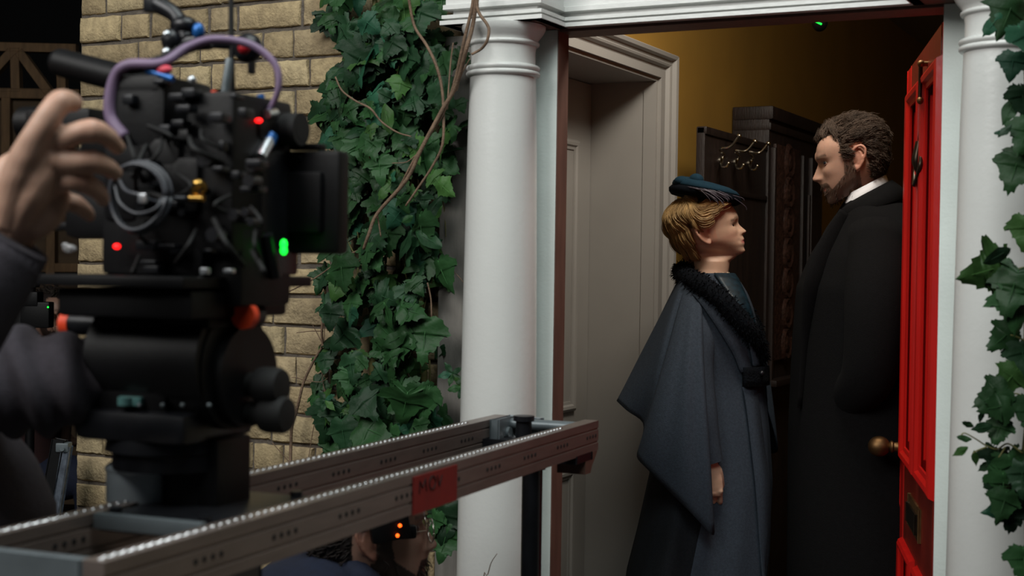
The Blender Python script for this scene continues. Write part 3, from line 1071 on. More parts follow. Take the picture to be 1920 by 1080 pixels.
obj('feathers', bm, FEATH, hat, sharp=180)

# coat body
def wfold(py, ph):
    k = max(0, min(1, (py - 690) / 300))
    return k * (.035 * math.sin(6 * ph + 1.1 + py * .002) + .02 * math.sin(11 * ph + .4))
coat = Wrap([(512, 1288, 1372, .062, 0), (528, 1277, 1388, .085, 0), (548, 1266, 1400, .125, 0), (575, 1258, 1410, .155, 0), (620, 1252, 1420, .165, 0), (690, 1254, 1427, .158, 0), (716, 1252, 1430, .158, 0), (800, 1240, 1440, .18, 0), (900, 1222, 1446, .2, 0), (1000, 1200, 1440, .215, 0), (1080, 1180, 1433, .225, 0), (1250, 1158, 1436, .24, 0), (1500, 1140, 1450, .25, 0)], ZW, 96, fold=wfold)
zfl = [p for p in range(512, 700, 8)] + [p for p in range(700, 1445, 14)]
cw = obj('coat', coat.mesh(zfl), CLOTHW, woman, sharp=180)
# darker skirt seen below the cape
sk = Wrap([(r[0], r[1] - 5, r[2] - (r[2] - r[1]) * .44, r[3] * .98, r[4] + .022) for r in coat.rows if r[0] >= 716], ZW, 72, fold=wfold)
obj('underskirt', sk.mesh(list(range(800, 1445, 20))), SKIRTW, woman, sharp=180)
# blouse front between the collar wings
bm = NB()
g = []
for py in range(512, 662, 10):
    t = (py - 512) / 150
    x0, x1 = 1332 + 78 * t, 1372 + 46 * t
    ring = [coat.at_px(x0 + (x1 - x0) * k / 5, py, .008) for k in range(6)] + [coat.at_px(x1 - (x1 - x0) * k / 5, py, .008, False) for k in range(6)]
    g.append([bm.verts.new(p) for p in ring])
for i in range(len(g) - 1):
    for j in range(11): bm.faces.new((g[i][j], g[i][j + 1], g[i + 1][j + 1], g[i + 1][j]))
obj('blouse', bm, TEAL, woman, sharp=180, solid=.004)
bm = NB()
pts = []
for k in range(33):
    a = 2 * math.pi * k / 32
    pts.append(W(1330 + 35 * math.cos(a), 516 - 3 * math.cos(a) + 4 * (k % 2), .055 * -math.sin(a) * -1))
tube(bm, pts, .006, 8, 3)
obj('lace_collar', bm, LACE, woman, sharp=180)
# fur collar
C = NB()
near = [W(1281, 499, -.02), coat.at_px(1285, 514, .012), coat.at_px(1304, 528, .016), coat.at_px(1336, 558, .016), coat.at_px(1375, 605, .014), coat.at_px(1402, 640, .012), coat.at_px(1416, 672, .01)]
far = [W(1282, 502, .0), coat.at_px(1296, 518, .012, False), coat.at_px(1345, 525, .014, False), coat.at_px(1385, 565, .014, False), coat.at_px(1410, 610, .012, False), coat.at_px(1420, 650, .01, False), coat.at_px(1424, 674, .008, False)]
rr_ = [.020, .025, .027, .028, .027, .022, .010]
tube(C, near, rr_, 18, 8); tube(C, far, rr_, 18, 8)
for v in C.verts:
    nz = noise.noise(v.co * 95) + .6 * noise.noise(v.co * 220)
    v.co += V((nz, nz * .7, nz)) * .004
fc = obj('fur_collar', C, FUR, woman, sharp=180)
rd = random.Random(2)
bm = NB()
for k in range(3800):
    v = rd.choice(fc.data.vertices)
    d = (v.normal + V((rd.gauss(0, .5), rd.gauss(0, .5), rd.gauss(0, .5) - .3))).normalized()
    tube(bm, [v.co, v.co + d * .006, v.co + d * .011 - UP * .002], [.0011, .0009, .0003], 3, 1, smoothed=False)
obj('fur_pile', bm, FUR, fc, sharp=180)
# front panel edges and seams
for nm, path in (('cape_edge', [(1276, 532), (1296, 556), (1316, 588), (1340, 628), (1358, 660), (1370, 690)]), ('pleat', [(1338, 566), (1360, 594), (1376, 622), (1388, 650), (1394, 680)]), ('front_opening', [(1374, 716), (1380, 760), (1386, 820), (1394, 900), (1400, 1000), (1403, 1080), (1406, 1200), (1408, 1400)])):
    bm = NB()
    ra = [coat.at_px(x, y, .010) for x, y in path]
    rb = [coat.at_px(x + 26, y + 4, .006) for x, y in path]
    ra, rb = spline(ra, 5), spline(rb, 5)
    for i in range(len(ra) - 1):
        bm.faces.new([bm.verts.new(p) for p in (ra[i], ra[i + 1], rb[i + 1], rb[i])])
    bmesh.ops.remove_doubles(bm, verts=bm.verts, dist=1e-5)
    obj(nm, bm, CLOTHW, woman, sharp=180, solid=.006)
# fur strap with button
bm = NB()
g = []
for px in range(1374, 1428, 6):
    for nearp in (True,):
        g.append([bm.verts.new(coat.at_px(min(px, 1426), py, .014)) for py in (681, 690, 704, 716)])
for i in range(len(g) - 1):
    for j in range(3): bm.faces.new((g[i][j], g[i + 1][j], g[i + 1][j + 1], g[i][j + 1]))
strap = obj('strap', bm, FUR, woman, sharp=180, solid=.014)
bm = NB(); q = coat.at_px(1402, 692, .024); ball(bm, q, (.008, .008, .008), None, 14); obj('button', bm, BLACKM, strap)
# cape
cols = [((1288, 508, -.07), (1262, 640, -.17), (1245, 800, -.16)), ((1281, 507, -.03), (1230, 625, -.11), (1175, 762, -.09)), ((1279, 511, .01), (1217, 637, -.03), (1157, 752, -.03)), ((1280, 517, .04), (1228, 650, .09), (1176, 770, .07)),
        ((1283, 522, .055), (1240, 660, .15), (1207, 793, .13)), ((1287, 526, .065), (1242, 690, .165), (1203, 830, .15)), ((1290, 529, .07), (1240, 700, .2), (1195, 856, .19)), ((1293, 531, .075), (1256, 705, .235), (1213, 878, .235)),
        ((1297, 533, .08), (1272, 712, .25), (1250, 915, .245)), ((1302, 536, .083), (1288, 716, .268), (1285, 950, .27)), ((1307, 538, .085), (1302, 716, .262), (1313, 980, .265)), ((1312, 541, .085), (1317, 712, .262), (1337, 1003, .26)), ((1314, 545, .085), (1320, 700, .23), (1333, 965, .215)), ((1313, 550, .08), (1314, 690, .19), (1322, 930, .18))]
bm = sheet([[W(*p) for p in c] for c in cols], 28, 4)
for v in bm.verts:
    nz = noise.noise(V((v.co.x * 7, v.co.y * 7, v.co.z * 3)))
    v.co += (-HA * .012 + HR * .004) * nz
    # shoulder fullness
obj('cape', bm, CLOTHW, woman, sharp=180, solid=.005)
cols = [((1300, 512, -.09), (1330, 640, -.2), (1350, 820, -.2)), ((1345, 520, -.1), (1405, 640, -.2), (1415, 845, -.22)), ((1385, 545, -.09), (1428, 650, -.17), (1449, 850, -.2)), ((1400, 562, -.08), (1433, 660, -.13), (1457, 835, -.14)), ((1404, 570, -.075), (1428, 650, -.12), (1440, 770, -.12))]
obj('far_cape_wing', sheet([[W(*p) for p in c] for c in cols], 22, 4), CLOTHW, woman, sharp=180, solid=.005)
# cuff
bm = NB()
limb(bm, [W(1306, 575, .085), W(1303, 640, .13), W(1300, 690, .16), W(1310, 775, .2), W(1322, 830, .21), W(1332, 868, .212)], [.05, .06, .056, .052, .042, .036], 20)
obj('sleeve', bm, CLOTHW, woman, sharp=60)

# ================================================================== BEARDED MAN
ZM = 4.1
def N_(px, py, d=0.): return at(px, py, ZM - d)
ym = R(9)
G0 = -HR * math.cos(ym) + HA * math.sin(ym); K0 = UP.cross(G0)
t_ = R(-15)
GX = G0 * math.cos(t_) + UP * math.sin(t_); GU = UP * math.cos(t_) - G0 * math.sin(t_)
MM = Matrix.Translation(N_(1601, 302)) @ basis(GX, K0, GU).to_4x4()
PM = dict(top=.120, z1=.05, chin=-.105, eye=(.013, .031), eyex=.0745, nose=(.018, -.0217, -.033, -.0585, -.095), brow=.0065, cheek=.0045, smile=0,
    tot=[(.13, .085), (.09, .088), (.065, .0945), (.0388, .1035), (.03, .1035), (.018, .0985), (.005, .107), (-.012, .119), (-.0217, .1262), (-.028, .123), (-.034, .111), (-.045, .1065), (-.051, .1075), (-.0575, .103), (-.0605, .1025), (-.066, .1045), (-.078, .098), (-.09, .099), (-.1, .0985), (-.105, .092)],
    base=[(.13, .085), (.09, .087), (.065, .0925), (.0388, .099), (.018, .0945), (-.0217, .097), (-.034, .0975), (-.051, .0985), (-.066, .098), (-.08, .0945), (-.1, .093), (-.105, .087)],
    back=[(.13, -.09), (.09, -.095), (.03, -.098), (-.02, -.091), (-.064, -.076), (-.105, -.062)],
    wid=[(.13, .07), (.09, .07), (.05, .077), (0, .0745), (-.04, .069), (-.065, .063), (-.085, .053), (-.105, .035)])
bm = NB()
nk = [(N_(1616, 358), .056, .055), (N_(1624, 376), .057, .058), (N_(1630, 394), .06, .068), (N_(1636, 416), .09, .14), (N_(1640, 446), .115, .2), (N_(1632, 520), .13, .205), (N_(1620, 640), .125, .185), (N_(1612, 780), .12, .17), (N_(1610, 880), .13, .18), (N_(1610, 950), .12, .17)]
head_mesh(bm, MM, PM, nk, G0, K0)
ear(bm, MM, 1, 1.03, (-.004, .071, .0)); ear(bm, MM, -1, 1.03, (-.004, .071, .0))
marm = [N_(1642, 456, .15), N_(1640, 560, .225), N_(1632, 690, .235), N_(1604, 738, .17), N_(1580, 760, .08)]
marm2 = [N_(1642, 450, -.19), N_(1645, 600, -.24), N_(1640, 720, -.25), N_(1630, 880, -.2)]
limb(bm, marm, [.06, .05, .045, .036, .028]); limb(bm, marm2, [.06, .05, .045, .028])
hand(bm, Matrix.Translation(N_(1584, 756, .07)) @ basis((-HR * .5 - UP * .866).normalized(), (HR * -.866 + UP * .5).normalized(), -HA).to_4x4() @ Matrix.Diagonal((1, 1, 1, 1)), 1, curl=.4)
hand(bm, Matrix.Translation(N_(1630, 884, -.2)) @ basis(-UP, -HR, HA).to_4x4(), 1, curl=.4)
for s in (.1, -.1): limb(bm, [N_(1610, 930, s), N_(1612, 1170, s), N_(1612, 1425, s)], [.1, .065, .045])
bm = fuse(bm, .0028, 2)
man = thing('person', (N_(1610, 900).x, N_(1610, 900).y, 0), 'bearded man in black overcoat and white collar, looking down at the woman', 'person')
mbody = obj('body', bm, SKIN, man, sharp=180)
def inv_zone(M):
    Mi = M.inverted()
    return lambda co: Mi @ co
mloc = inv_zone(MM)
def is_ear(p): return abs(p.y) > .0752 and -.045 < p.z < .045 and p.x < .016 and p.x > -.05
def hair_zone(p):
    if p.z < -.075 or is_ear(p): return False
    fl = .074 + .012 * min(1, abs(p.y) / .05)
    if p.x > .035: return p.z > fl - .15 * max(0, .06 - p.x)
    if p.x > -.012: return p.z > .028 - .25 * (.035 - p.x) * 0 or (abs(p.y) > .055 and p.x > .016 and p.z > .014)
    return p.z > -.058 + max(0, .045 + p.x) * 1.6 * 0 and (p.x < -.032 or p.z > .03)
def beard_zone(p):
    if p.x < (-.002 if p.z < -.034 else .007) or p.z > .024: return False
    if abs(p.z + .0595) < .0045 and abs(p.y) < .021: return False
    if p.z > -.03: return p.x < .034 + .25 * max(0, -p.z - .008) and abs(p.y) > .056 and p.z < .024
    if p.x > .07 and p.z > -.042 : return False
    lim = -.0295 - .036 * max(0, min(1, (p.x - .035) / .045)) * (1 - max(0, min(1, (p.x - .08) / .015)))
    return p.z < lim
def mcol_factory(loc, skin, hair, ezz=.013):
    def f(co):
        p = loc(co)
        c = np.array(skin)
        if p.z > -.15:
            g = lambda v, a, s: math.exp(-((v - a) / s) ** 2)
            if p.z > -.12 and hair_zone(p): c = np.array(hair) * .8
            elif beard_zone(p): c = c * (.25 if hair[0] > .03 else .06) + np.array(hair) * .6
            else:
                if p.x > .07 and abs(p.y) < .024 and abs(p.z + .0595) < .006: c = c * np.array((.72, .5, .5))
                b = g(p.z, ezz + .021, .0048) * (.011 < abs(p.y) < .052) * (p.x > .05)
                c = c * (1 - .8 * b) + np.array(hair) * .8 * b
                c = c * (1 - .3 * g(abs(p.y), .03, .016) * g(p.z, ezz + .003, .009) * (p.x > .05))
                if is_ear(p): c = c * np.array((1.02, .82, .78))
        return c
    return f
color_verts(mbody, mcol_factory(mloc, (.50, .30, .22), (.06, .04, .028)))
eyes(mbody, MM, PM, GX * 1 + K0 * .5 - UP * .25, (.03, .035, .045), .0118, (.40, .235, .17), .62)
def grow(o, loc, zone, M, n, length, rad, col, dirf, curl, seed, seg=5, jit_=.25, name='hair', m=HAIRM, parent=None, lift=.35, clump=1, cr=.004):
    rd = random.Random(seed)
    vs = [v for v in o.data.vertices if zone(loc(v.co))]
    C = CB()
    R3 = M.to_3x3()
    if not vs: return
    for k in range(n):
        v = rd.choice(vs)
        nn = v.normal.copy(); lp = loc(v.co)
        d = R3 @ dirf(lp)
        d = (d - nn * d.dot(nn))
        d = (d.normalized() if d.length > 1e-4 else V((0, 0, -1))) + nn * lift
        L = (length(lp) if callable(length) else length) * rd.uniform(.7, 1.25)
        ph = rd.uniform(0, 6.28)
        a1, a2 = frame_of(d)
        jd = V((rd.gauss(0, 1), rd.gauss(0, 1), rd.gauss(0, 1))) * jit_
        q = v.co - nn * .001
        pts = [q.copy()]
        for s_ in range(seg):
            lift_k = nn * (.25 - .55 * s_ / seg)
            q = q + (d + jd + lift_k + (a1 * math.cos(ph + s_ * 1.1) + a2 * math.sin(ph + s_ * 1.1)) * curl).normalized() * (L / seg)
            pts.append(q.copy())
        f0 = rd.uniform(.6, 1.4)
        for c_ in range(clump):
            off = V((rd.gauss(0, 1), rd.gauss(0, 1), rd.gauss(0, 1))) * (cr if clump > 1 else 0)
            tube(C.bm, [p + off * (1 - .35 * t / seg) for t, p in enumerate(pts)], [rad * .8, rad, rad * .75, rad * .2], 4, 1, smoothed=False)
            f = f0 * rd.uniform(.75, 1.25)
            C.paint(tuple(c * f for c in col))
    return obj(name, C.bm, m, parent, sharp=180)
def hdir(p):
    if p.x > .03 and p.z > .06: return V((.25, .0, .9))
    return V((-.7, 0, .1 - .9 * max(0, min(1, (.06 - p.z) / .09))))
grow(mbody, mloc, hair_zone, MM, 1100, lambda p: .038 if p.z > .06 else .026 if p.z > -.01 else .015, .0007, (.075, .052, .038), hdir, .36, 3, seg=7, parent=man, clump=22, cr=.0052, jit_=.12, lift=.2)
grow(mbody, mloc, beard_zone, MM, 9000, .015, .0008, (.056, .037, .026), lambda p: V((.35, 0, -1)), .2, 4, seg=3, name='beard', parent=man, lift=.45)

# shirt collar, coat, velvet collar
def neck_band(rows):
    bm = NB()
    out = []
    for fx, fy, bx, by, b in rows:
        f, k = N_(fx, fy), N_(bx, by)
        c = (f + k) / 2; ax = (f - k) / 2
        out.append([c + ax * math.cos(2 * math.pi * i / 48) + K0 * (b * math.sin(2 * math.pi * i / 48)) for i in range(48)])
    loft(bm, out, cap=False)
    return bm
obj('shirt_collar', neck_band([(1580, 402, 1668, 352, .070), (1584, 384, 1664, 338, .066), (1588, 366, 1660, 328, .062)]), LINEN, man, solid=.003, sharp=180)
mc = Wrap([(352, 1592, 1676, .062, 0), (378, 1585, 1690, .10, 0), (402, 1572, 1706, .155, 0), (430, 1556, 1722, .195, 0), (480, 1524, 1734, .215, 0), (540, 1498, 1738, .22, 0), (640, 1490, 1736, .215, 0), (800, 1481, 1738, .21, 0), (950, 1479, 1742, .22, 0), (1080, 1478, 1748, .23, 0), (1200, 1478, 1752, .23, 0)], ZM, 80,
          fold=lambda py, ph: max(0, min(1, (py - 640) / 300)) * .02 * math.sin(5 * ph + 1))
obj('overcoat', mc.mesh(list(range(378, 1200, 10))), CLOTHM, man, sharp=180)
bm = NB(); limb(bm, [N_(1644, 440, .12)] + marm[1:4] + [N_(1576, 762, .1)], [.085, .08, .074, .064, .052], 24)
obj('sleeve', bm, CLOTHM, man, sharp=180)
obj('coat_collar', neck_band([(1572, 416, 1700, 372, .125), (1576, 398, 1686, 352, .095), (1584, 388, 1672, 341, .076), (1584, 392, 1668, 344, .070)]), VELV, man, solid=.012, sharp=180)
bm = NB()
tube(bm, [mc.at_px(1578, 402, .01), mc.at_px(1556, 440, .01), mc.at_px(1530, 490, .01), mc.at_px(1512, 540, .01), mc.at_px(1500, 640, .008), mc.at_px(1492, 760, .008)], [.02, .03, .034, .03, .012, .008], 12, 6, flat=.4)
obj('lapel', bm, CLOTHM, man, sharp=180)
for s in (.1, -.1):
    bm = NB(); limb(bm, [N_(1610, 900, s), N_(1612, 1170, s), N_(1612, 1412, s)], [.105, .085, .085], 20); obj('trouser_leg', bm, CLOTHM, man, sharp=180)
    bm = NB(); p = N_(1605, 1430, s); p.z = .045; ball(bm, p + G0 * .06, (.14, .05, .045), basis(G0, K0, UP)); obj('shoe', bm, BLACK, man)

# ================================================================== MAN CROUCHED BELOW THE SLIDER
ZC = 2.78
def Q(px, py, d=0.): return at(px, py, ZC - d)
hs = 1.15
yc = R(-15)
J0 = HR * math.cos(yc) - HA * math.sin(yc); O0 = UP.cross(J0)
t_ = R(1)
JX = J0 * math.cos(t_) + UP * math.sin(t_); JU = UP * math.cos(t_) - J0 * math.sin(t_)
MC = Matrix.Translation(Q(684, 1003)) @ basis(JX, O0, JU).to_4x4() @ Matrix.Scale(hs, 4)
bm = NB()
nk = [(Q(690, 1085), .062, .062), (Q(668, 1105), .066, .07), (Q(640, 1130), .1, .15), (Q(600, 1180), .14, .19), (Q(580, 1300), .13, .17), (Q(575, 1420), .14, .17), (Q(575, 1470), .1, .12)]
PC = dict(PM); PC['tilt'] = .28
head_mesh(bm, MC, PC, nk, J0, O0)
ear(bm, MC, -1, .95, (-.004, .071, .0)); ear(bm, MC, 1, .95, (-.004, .071, .0))
limb(bm, [Q(600, 1170, .17), Q(640, 1340, .24), Q(760, 1330, .17)], [.06, .045, .03]); limb(bm, [Q(600, 1170, -.17), Q(650, 1350, -.24), Q(770, 1330, -.17)], [.06, .045, .03])
hand(bm, Matrix.Translation(Q(765, 1330, .17)) @ basis(HR, HA, UP).to_4x4(), 1, curl=.6); hand(bm, Matrix.Translation(Q(775, 1330, -.17)) @ basis(HR, HA, UP).to_4x4() @ Matrix.Diagonal((1, -1, 1, 1)), 1, curl=.6)
gz = -.16
for s in (.11, -.11):
    a = Q(580, 1440, s); b = Q(790, 1450, s * 1.3); c = Q(640, 1600, s * 1.2); c.z = gz + .1
    limb(bm, [a, b], [.085, .065]); limb(bm, [b, c], [.06, .042])
bm = fuse(bm, .0032, 2)
crew = thing('person', (Q(600, 1300).x, Q(600, 1300).y, gz), 'dark-haired bearded man in glasses and navy jacket crouched beneath the camera slider', 'person')
cb = obj('body', bm, SKIN, crew, sharp=180)
cloc = inv_zone(MC)
color_verts(cb, mcol_factory(cloc, (.30, .175, .13), (.02, .014, .012)))
eyes(cb, MC, PM, JX - HA * .3, (.03, .02, .015), .0118 * hs, (.3, .18, .13), .4)
grow(cb, cloc, hair_zone, MC, 1500, .02, .002, (.014, .01, .009), lambda p: V((-.8, 0, -.3)), .4, 13, m=HAIRD, parent=crew)
grow(cb, cloc, lambda p: beard_zone(p) and p.z < -.03, MC, 2600, .024, .0014, (.022, .015, .012), lambda p: V((.5, 0, -1)), .5, 14, seg=4, name='beard', m=HAIRD, parent=crew)
def cp_(x, y, z): return MC @ V((x, y, z))
bm = NB()
R3 = basis(JX, O0, JU)
tube(bm, [cp_(-.10, -.02, .05), cp_(-.04, -.088, .055), cp_(.03, -.09, .058), cp_(.075, -.066, .06)], [.012, .016, .016, .012], 12, 6, flat=.5)
box(bm, cp_(.026, -.092, .028), (.075, .026, .05), R3 @ Matrix.Rotation(R(-8), 3, 'Y'), .008)
box(bm, cp_(.056, -.085, .018), (.035, .022, .026), R3, .007)
hd = obj('headset', bm, BLACK, crew)
for x, z in ((.040, .033), (.036, .017)):
    bm = NB(); ball(bm, cp_(x, -.1075, z), .0036, None, 12); obj('indicator_light', bm, LEDO, hd)
bm = NB()
for s in (-1, 1):
    pts = [cp_(.106 - .012 * (abs(math.cos(a)) > 2), s * (.034 + .024 * math.cos(a)), .008 + .02 * math.sin(a)) for a in [2 * math.pi * k / 20 for k in range(21)]]
    tube(bm, pts, .0018, 6, 2)
    tube(bm, [cp_(.1, s * .058, .014), cp_(.06, s * .076, .014), cp_(.0, s * .079, .012)], .0008, 6, 4)
tube(bm, [cp_(.108, -.012, .012), cp_(.112, 0, .015), cp_(.108, .012, .012)], .0018, 6, 4)
obj('glasses', bm, WIRE, crew, sharp=180)
jk = Wrap([(1040, 560, 652, .12, 0), (1055, 515, 680, .17, 0), (1080, 478, 700, .2, 0), (1130, 452, 712, .215, 0), (1250, 450, 705, .21, 0), (1400, 455, 700, .2, 0), (1480, 460, 700, .19, 0)], ZC, 56)
bm = NB()
loft(bm, [[jk.pt(1022 + 8, 2 * math.pi * k / 56) * .35 + jk.pt(1060, math.pi * .0) * 0 + Q(622, 1030) * .65 for k in range(56)]] + [[jk.pt(py, 2 * math.pi * k / 56) for k in range(56)] for py in list(range(1040, 1482, 12))])
obj('jacket', bm, NAVY, crew, sharp=180)
bm = NB(); tube(bm, [Q(652, 1046, .0), Q(660, 1066, .06), Q(690, 1098, .075), Q(728, 1112, .02)], [.02, .03, .03, .02], 12, 6); obj('jacket_collar', bm, NAVY, crew, sharp=180)
for s in (1, -1):
    bm = NB(); limb(bm, [Q(596, 1130, .16 * s), Q(640, 1340, .245 * s), Q(745, 1332, .18 * s)], [.085, .07, .05], 20); obj('jacket_sleeve', bm, NAVY, crew, sharp=180)
    a = Q(580, 1440, .11 * s); b = Q(790, 1450, .143 * s); c = Q(640, 1600, .132 * s); c.z = gz + .1
    bm = NB(); limb(bm, [a, a.lerp(b, .5), b + HR * .01], [.11, .095, .085], 20); limb(bm, [b, b.lerp(c, .5), c], [.08, .07, .062], 20); obj('trouser_leg', bm, HOOD, crew, sharp=180)
    bm = NB(); ball(bm, V((c.x, c.y, gz + .045)) + J0 * .06, (.14, .05, .045), basis(J0, O0, UP)); obj('shoe', bm, BLACK, crew)

# ================================================================== CAMERA OPERATOR (cut off by the frame edge)
def X_(px, py, z): return at(px, py, z)
oper = thing('person', (X_(-260, 1400, 1.98).x, X_(-260, 1400, 1.98).y, -.16), 'camera operator in charcoal hooded top, bare hand gripping the film camera', 'person')
yo = R(2)
B0 = HR * math.cos(yo) + HA * math.sin(yo); T0 = UP.cross(B0)
MO = Matrix.Translation(X_(-235, 200, 1.98)) @ basis(B0, T0, UP).to_4x4()
bm = NB()
nk = [(X_(-262, 300, 1.98), .06, .06), (X_(-270, 330, 1.98), .065, .07), (X_(-280, 385, 1.98), .07, .10), (X_(-280, 460, 1.98), .10, .15), (X_(-260, 700, 1.98), .13, .16), (X_(-250, 950, 1.98), .14, .17), (X_(-255, 1010, 1.98), .1, .15)]
head_mesh(bm, MO, PM, nk, B0, T0)
ear(bm, MO, 1, 1, (-.004, .071, 0)); ear(bm, MO, -1, 1, (-.004, .071, 0))
for s in (.1, -.1): limb(bm, [X_(-250, 980, 1.98 - s), X_(-240, 1450, 1.98 - s), X_(-260, 1900, 1.98 - s)], [.09, .06, .045])
obj('body', bm, SKIN, oper, sharp=180)
color_verts(oper.children[0], mcol_factory(inv_zone(MO), (.42, .25, .18), (.03, .02, .016)))
grow(oper.children[0], inv_zone(MO), hair_zone, MO, 1800, .03, .0022, (.05, .035, .025), hdir, .4, 33, parent=oper)
# hands: own meshes fused per hand, continuing into the sleeves
bm = NB()
hz = 1.62
limb(bm, [X_(-105, 650, 1.6), X_(-40, 530, 1.62), X_(8, 452, 1.625)], [.04, .035, .0285], 20)
kn = [(100, 268, 1.598), (104, 300, 1.60), (104, 338, 1.615), (96, 376, 1.64)]
for k, (x, y, zz) in enumerate(kn):
    tube(bm, [X_(8 + 8 * k, 448 + 2 * k, 1.63), X_((22 + x) / 2 - 2, (430 + y) / 2, zz + .004), X_(x, y, zz)], [.018, .0185, .0145], 14, 6)
ball(bm, X_(48, 366, 1.625), (.05, .022, .052), basis(HR, HA, UP), 24)
tube(bm, [X_(14, 420, 1.62), X_(40, 320, 1.595), X_(74, 248, 1.58), X_(104, 200, 1.582), X_(120, 190, 1.592), X_(143, 194, 1.612)], [.021, .0205, .0155, .0138, .0135, .0095], 16, 6)
ball(bm, X_(106, 198, 1.584), .0142, None, 14)
fing = [([(100, 268, 1.598), (138, 252, 1.588), (172, 245, 1.588), (200, 255, 1.605), (220, 276, 1.632)], [.0145, .0125, .0127, .011, .0085]),
        ([(104, 300, 1.60), (140, 304, 1.596), (172, 303, 1.602), (200, 313, 1.622), (216, 325, 1.648)], [.0145, .0125, .0126, .011, .0085]),
        ([(104, 338, 1.615), (130, 338, 1.608), (156, 342, 1.612), (180, 356, 1.63), (194, 374, 1.655)], [.0140, .012, .012, .0105, .008]),
        ([(96, 376, 1.64), (118, 376, 1.638), (140, 382, 1.642), (158, 394, 1.658), (168, 406, 1.68)], [.013, .0105, .0105, .009, .007])]
for pts, rad in fing:
    P_ = [X_(*p) for p in pts]
    tube(bm, P_, rad, 16, 6)
    ball(bm, P_[0] - HA * .002, rad[0] * 1.05, None, 14); ball(bm, P_[2], rad[2] * 1.06, None, 14); ball(bm, P_[-1], rad[-1], None, 12)
bm = fuse(bm, .0021, 3)
for v in bm.verts:   # tendons and creases
    v.co += v.normal * .0007 * noise.noise(v.co * 60)
ho = obj('hand', bm, SKIN, oper, sharp=180)
kpos = [X_(*k) for k in kn] + [X_(172, 245, 1.588), X_(172, 303, 1.602), X_(156, 342, 1.612), X_(106, 198, 1.584)]
def hcol(co):
    k = max(math.exp(-((co - q).length / .014) ** 2) for q in kpos)
    c = np.array((.52, .32, .235))
    return c * (1 - k * np.array((.0, .16, .2)))
color_verts(ho, hcol)
# second hand closed round the pan handle, behind the tripod head
bm = NB()
limb(bm, [X_(120, 706, 1.84), X_(215, 690, 1.95)], [.034, .028], 18)
hand(bm, Matrix.Translation(X_(215, 690, 1.95)) @ basis(HR, UP, -HA).to_4x4(), 1, curl=.8)
bm = fuse(bm, .0026, 2)
h2 = obj('hand', bm, SKIN, oper, sharp=180); color_verts(h2, lambda co: (.5, .3, .22))
bm = NB(); limb(bm, [X_(-300, 430, 1.82), X_(-230, 720, 1.66), X_(-120, 650, 1.62), X_(-40, 545, 1.615), X_(18, 462, 1.622)], [.075, .068, .06, .052, .044], 24)
for v in bm.verts: v.co += v.normal * 0
sl = obj('sleeve', bm, HOOD, oper, sharp=180)
bm = NB()
tube(bm, [X_(5, 478, 1.622), X_(16, 464, 1.622), X_(27, 448, 1.622)], [.0435, .0455, .0425], 24, 3)
obj('cuff', bm, HOOD, sl, sharp=60)
bm = NB()
bm2 = NB(); tube(bm2, [X_(160, 710, 1.888), X_(178, 706, 1.9), X_(197, 702, 1.91)], [.051, .054, .050], 28, 3)
cuff2 = bm2
pts = [X_(-330, 470, 2.1), X_(-230, 700, 2.1), X_(-60, 712, 1.9), X_(40, 716, 1.86), X_(120, 718, 1.86), X_(190, 704, 1.9)]
tube(bm, pts, [.075, .078, .07, .068, .062, .05], 32, 14)
bm.normal_update()
for v in bm.verts:
    v.co += v.normal * .007 * math.sin(v.co.dot(HR) * 120 + v.co.z * 40 + 3 * noise.noise(v.co * 9))
sl2 = obj('sleeve', bm, HOOD, oper, sharp=180); obj('cuff', cuff2, HOOD, sl2, sharp=60)
tw = Wrap([(300, -300, -225, .065, 0), (332, -345, -205, .12, 0), (366, -400, -165, .2, 0), (460, -425, -140, .23, 0), (700, -430, -110, .2, 0), (800, -430, -20, .2, 0), (870, -420, 44, .2, 0), (960, -420, 86, .2, 0), (1100, -420, 90, .2, 0), (1300, -410, 30, .19, 0)], 1.98, 64)
bm = tw.mesh(list(range(300, 1300, 20)))
obj('hooded_top', bm, HOOD, oper, sharp=180)
for s in (.1, -.1):
    bm = NB(); limb(bm, [X_(-245, 1150, 1.98 - s), X_(-240, 1500, 1.98 - s), X_(-255, 1880, 1.98 - s)], [.12, .09, .075], 20); obj('trouser_leg', bm, NAVY, oper, sharp=180)
    p = X_(-240, 1900, 1.98 - s); p.z = -.16 + .045
    bm = NB(); ball(bm, p + B0 * .05, (.14, .05, .045), basis(B0, T0, UP)); obj('shoe', bm, BLACK, oper)

